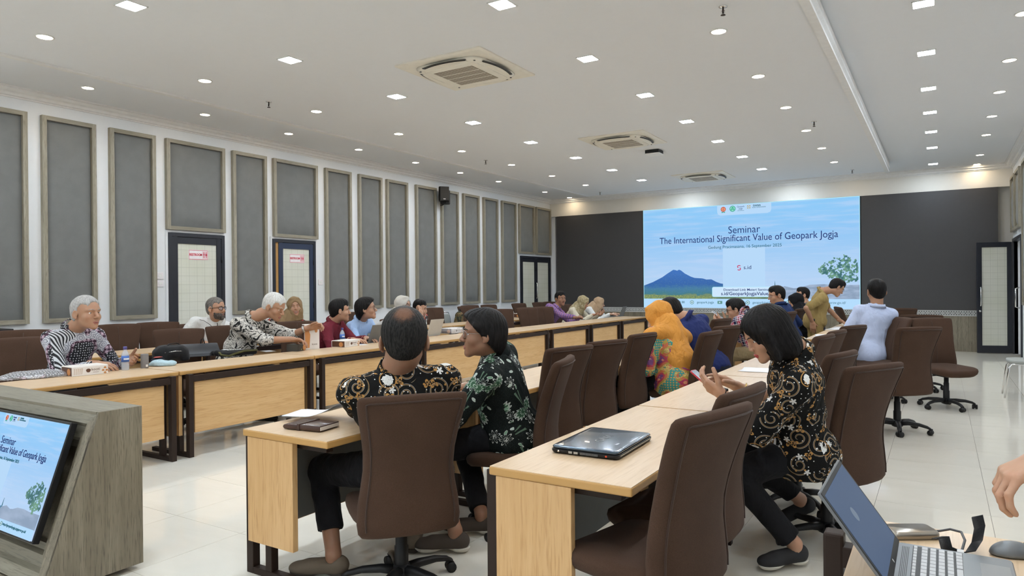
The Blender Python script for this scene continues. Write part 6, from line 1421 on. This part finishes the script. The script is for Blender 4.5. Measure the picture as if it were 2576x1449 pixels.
for r in range(6):
    n_ = 14 if r else 15; ws = .33/n_
    for c in range(n_):
        if r == 5 and 4 <= c <= 8 and c != 6: continue
        hh = .0135 if r != 0 else .008; yy = .080-r*.0185+(0 if r else .002); x_ = -.165+ws*(c+.5); k_ = 'w' if (r == 5 and c == 6) else ('t' if r == 0 else 'n')
        if key is None: key = {}
        if k_ not in key:
            hw_ = {'w': ws*2.4, 't': ws*.42, 'n': ws*.44}[k_]; mb = MB(); mb.rings([[(-hw_, -hh/2, 0), (hw_, -hh/2, 0), (hw_, hh/2, 0), (-hw_, hh/2, 0)], [(-hw_*.93, -hh/2*.9, .002), (hw_*.93, -hh/2*.9, .002), (hw_*.93, hh/2*.9, .002), (-hw_*.93, hh/2*.9, .002)]], smooth=False)
            o = mb.build('key', m_key, t); key[k_] = o.data
        else: o = ob('key', key[k_], t)
        o.location = (x_, yy, .0186)
mb = MB()
for k in range(5): mb.box(-.15, .15, .096+k*.0035, .0975+k*.0035, .0181, .0187)
mb.build('speaker_slots', m_black, t)
def Q(x, y, z): return tuple(Rm @ Vector((x, y, z))+piv)
mb = MB(); mb.add([Q(.018*cos(a)-.04, -.0023, .15+.018*sin(a)) for a in [2*pi*i/24 for i in range(24)]], [tuple(range(24))]); mb.build('login_circle', emis('login_disc', (.20, .25, .32), 1.0), t)
mb = MB(); mb.add([Q(.005*cos(a)+.0, -.0015, .012+.005*sin(a)) for a in [2*pi*i/16 for i in range(16)]], [tuple(range(16))]); mb.build('round_badge', m_chrome, t)
t = empty('external_drive', (-.075, 2.235, Z0), radians(32), 'brushed metal hard drive box with cable behind the open laptop', 'hard drive')
MB().rings([rrect(.062, .036, .012, 5, 0), rrect(.064, .039, .014, 5, .006), rrect(.064, .039, .014, 5, .016), rrect(.060, .034, .012, 5, .022)]).build('drive_body', M_('brushed_metal', (.33, .30, .26), .28, metal=.9), t)
t = empty('usb_cable', (0, 0, 0), 0, 'dark cable looping from metal drive to the open laptop', 'cable')
MB().tube([(-.025, 2.262, .763), (-.005, 2.27, .765), (.02, 2.268, .775), (.045, 2.24, .78), (.052, 2.19, .775), (.045, 2.14, .766), (.040, 2.115, .763)], .0032, 8).build('cord', M_('cable_grey', (.06, .06, .065), .5), t)
MB().box(-.034, -.018, 2.250, 2.268, .758, .770).build('plug', m_lgrey, t); MB().box(.033, .048, 2.106, 2.128, .757, .769).build('plug', m_silver, t)
t = empty('velcro_strap', (0, 0, 0), 0, 'curled black velcro strap standing on the operator desk', 'strap')
P = [(-.012, 2.165, .775), (.004, 2.150, .782), (.010, 2.135, .760), (.035, 2.130, .754), (.062, 2.150, .756), (.078, 2.185, .775), (.085, 2.215, .805), (.080, 2.225, .83)]
R = [[(x-.012, y+.004, z-.004), (x+.012, y-.010, z+.010), (x+.013, y-.008, z+.012), (x-.011, y+.006, z-.002)] for x, y, z in P]; MB().rings(R).build('strap_band', m_nylon, t)
t = empty('computer_mouse', (.165, 2.205, Z0), radians(-70), 'dark grey wireless mouse at the right picture edge', 'mouse')
g = SDF((-.05, -.07, -.01), (.05, .07, .06), .003); g.ell((0, -.01, .004), (.031, .054, .034), 0).half((0, 0, .002), (0, 0, -1), .002); vs_, F_ = g.mesh(); np_mesh('mouse_shell', [(vs_, F_)], m_lgrey, t); MB().cyl((-.004, .025, .030), (.004, .025, .030), .009, n=12).build('scroll_wheel', m_black, t)
# wrist things
t = empty('wristwatch', (-.985, 3.745, .868), 0, 'black smart band on the bob-haired woman left wrist', 'watch', 'wrist wear')
def ringt(t, ax, r, w, m, nm='band'):
    ax = Vector(ax).normalized(); a = ax.orthogonal().normalized(); b = ax.cross(a); mb = MB(); R = []
    for k in (-1, 1):
        for rr_ in ((r, r+.0025) if k < 0 else (r+.0025, r)): R.append([tuple(ax*w*k+(a*cos(q)+b*sin(q))*rr_) for q in [2*pi*i/20 for i in range(20)]])
    mb.rings(R, caps=False); return mb.build(nm, m, t)
ringt(t, (-.75, -.05, .2), .034, .010, m_black)
t = empty('bangle', (-.93, 3.955, .872), 0, 'thin gold bangle on the bob-haired woman right wrist', 'bracelet', 'wrist wear'); ringt(t, (-.8, -.2, .3), .036, .003, M_('gold', (.8, .55, .2), .25, metal=1.0))
t = empty('wristwatch', (-1.762, 12.12, .865), 0, 'black watch on the khaki man hanging wrist', 'watch', 'wrist wear'); ringt(t, (.1, .1, -1), .036, .018, m_black)
t = empty('wristwatch', (-6.17, 5.46, .985), 0, 'silver bracelet watch on the white-haired man wrist', 'watch', 'wrist wear'); ringt(t, (.7, .65, .25), .036, .011, m_silver)
# lanyard of the bearded man
t = empty('lanyard', (-8.35, 5.75, 0), 0, 'thin black lanyard round the bearded man neck', 'lanyard')
MB().tube([(-.02, -.10, 1.045), (.04, -.085, 1.035), (.11, -.04, .98), (.165, .0, .90), (.17, .01, .86)], .005, 6, flat=.5).build('cord', m_black, t); MB().tube([(-.02, .12, 1.045), (.06, .10, 1.02), (.13, .06, .97), (.165, .01, .90)], .005, 6, flat=.5).build('cord', m_black, t)
# backpack on the grey chair
def camo():
    t = NT('camouflage_cloth', rough=.8); n = t.noise(t.coord(), 14, 2, .5); t.set('col', t.ramp(n, [(0, (.02, .02, .012)), (.45, (.02, .02, .012)), (.46, (.10, .085, .03)), (.55, (.10, .085, .03)), (.56, (.25, .10, .04)), (.62, (.06, .06, .03))])); return t.m
t = empty('backpack', (-8.55, 11.70, .0), 0, 'camouflage backpack standing by the left wall chairs', 'bag')
g = SDF((-.25, -.25, .3), (.25, .25, 1.05), .012); g.cone((0, 0, .5), (0, .03, .85), .13, .09, 0); g.half((0, 0, .38), (0, 0, -1)); vs_, F_ = g.mesh(); np_mesh('pack_body', [(surf(vs_, F_, .012, 3), F_)], camo(), t); MB().tube([(.0, .02, .92), (.0, .05, .99), (0, .09, .93)], .01, 6).build('carry_handle', m_black, t); MB().box(-.17, .17, -.17, .17, 0, .40).build('stand', m_gvin, t)
t = empty('audio_cabinet', (0, 0, 0), 0, 'black cabinet top against the wall at the left picture edge', 'cabinet'); MB().box(-9.39, -9.05, 3.1, 3.76, 0, 1.015).build('cabinet_body', m_black, t, bevel=.005); MB().box(-9.05, -9.045, 3.15, 3.71, .1, .95).build('front_panel', MATS['speaker_grille'], t)
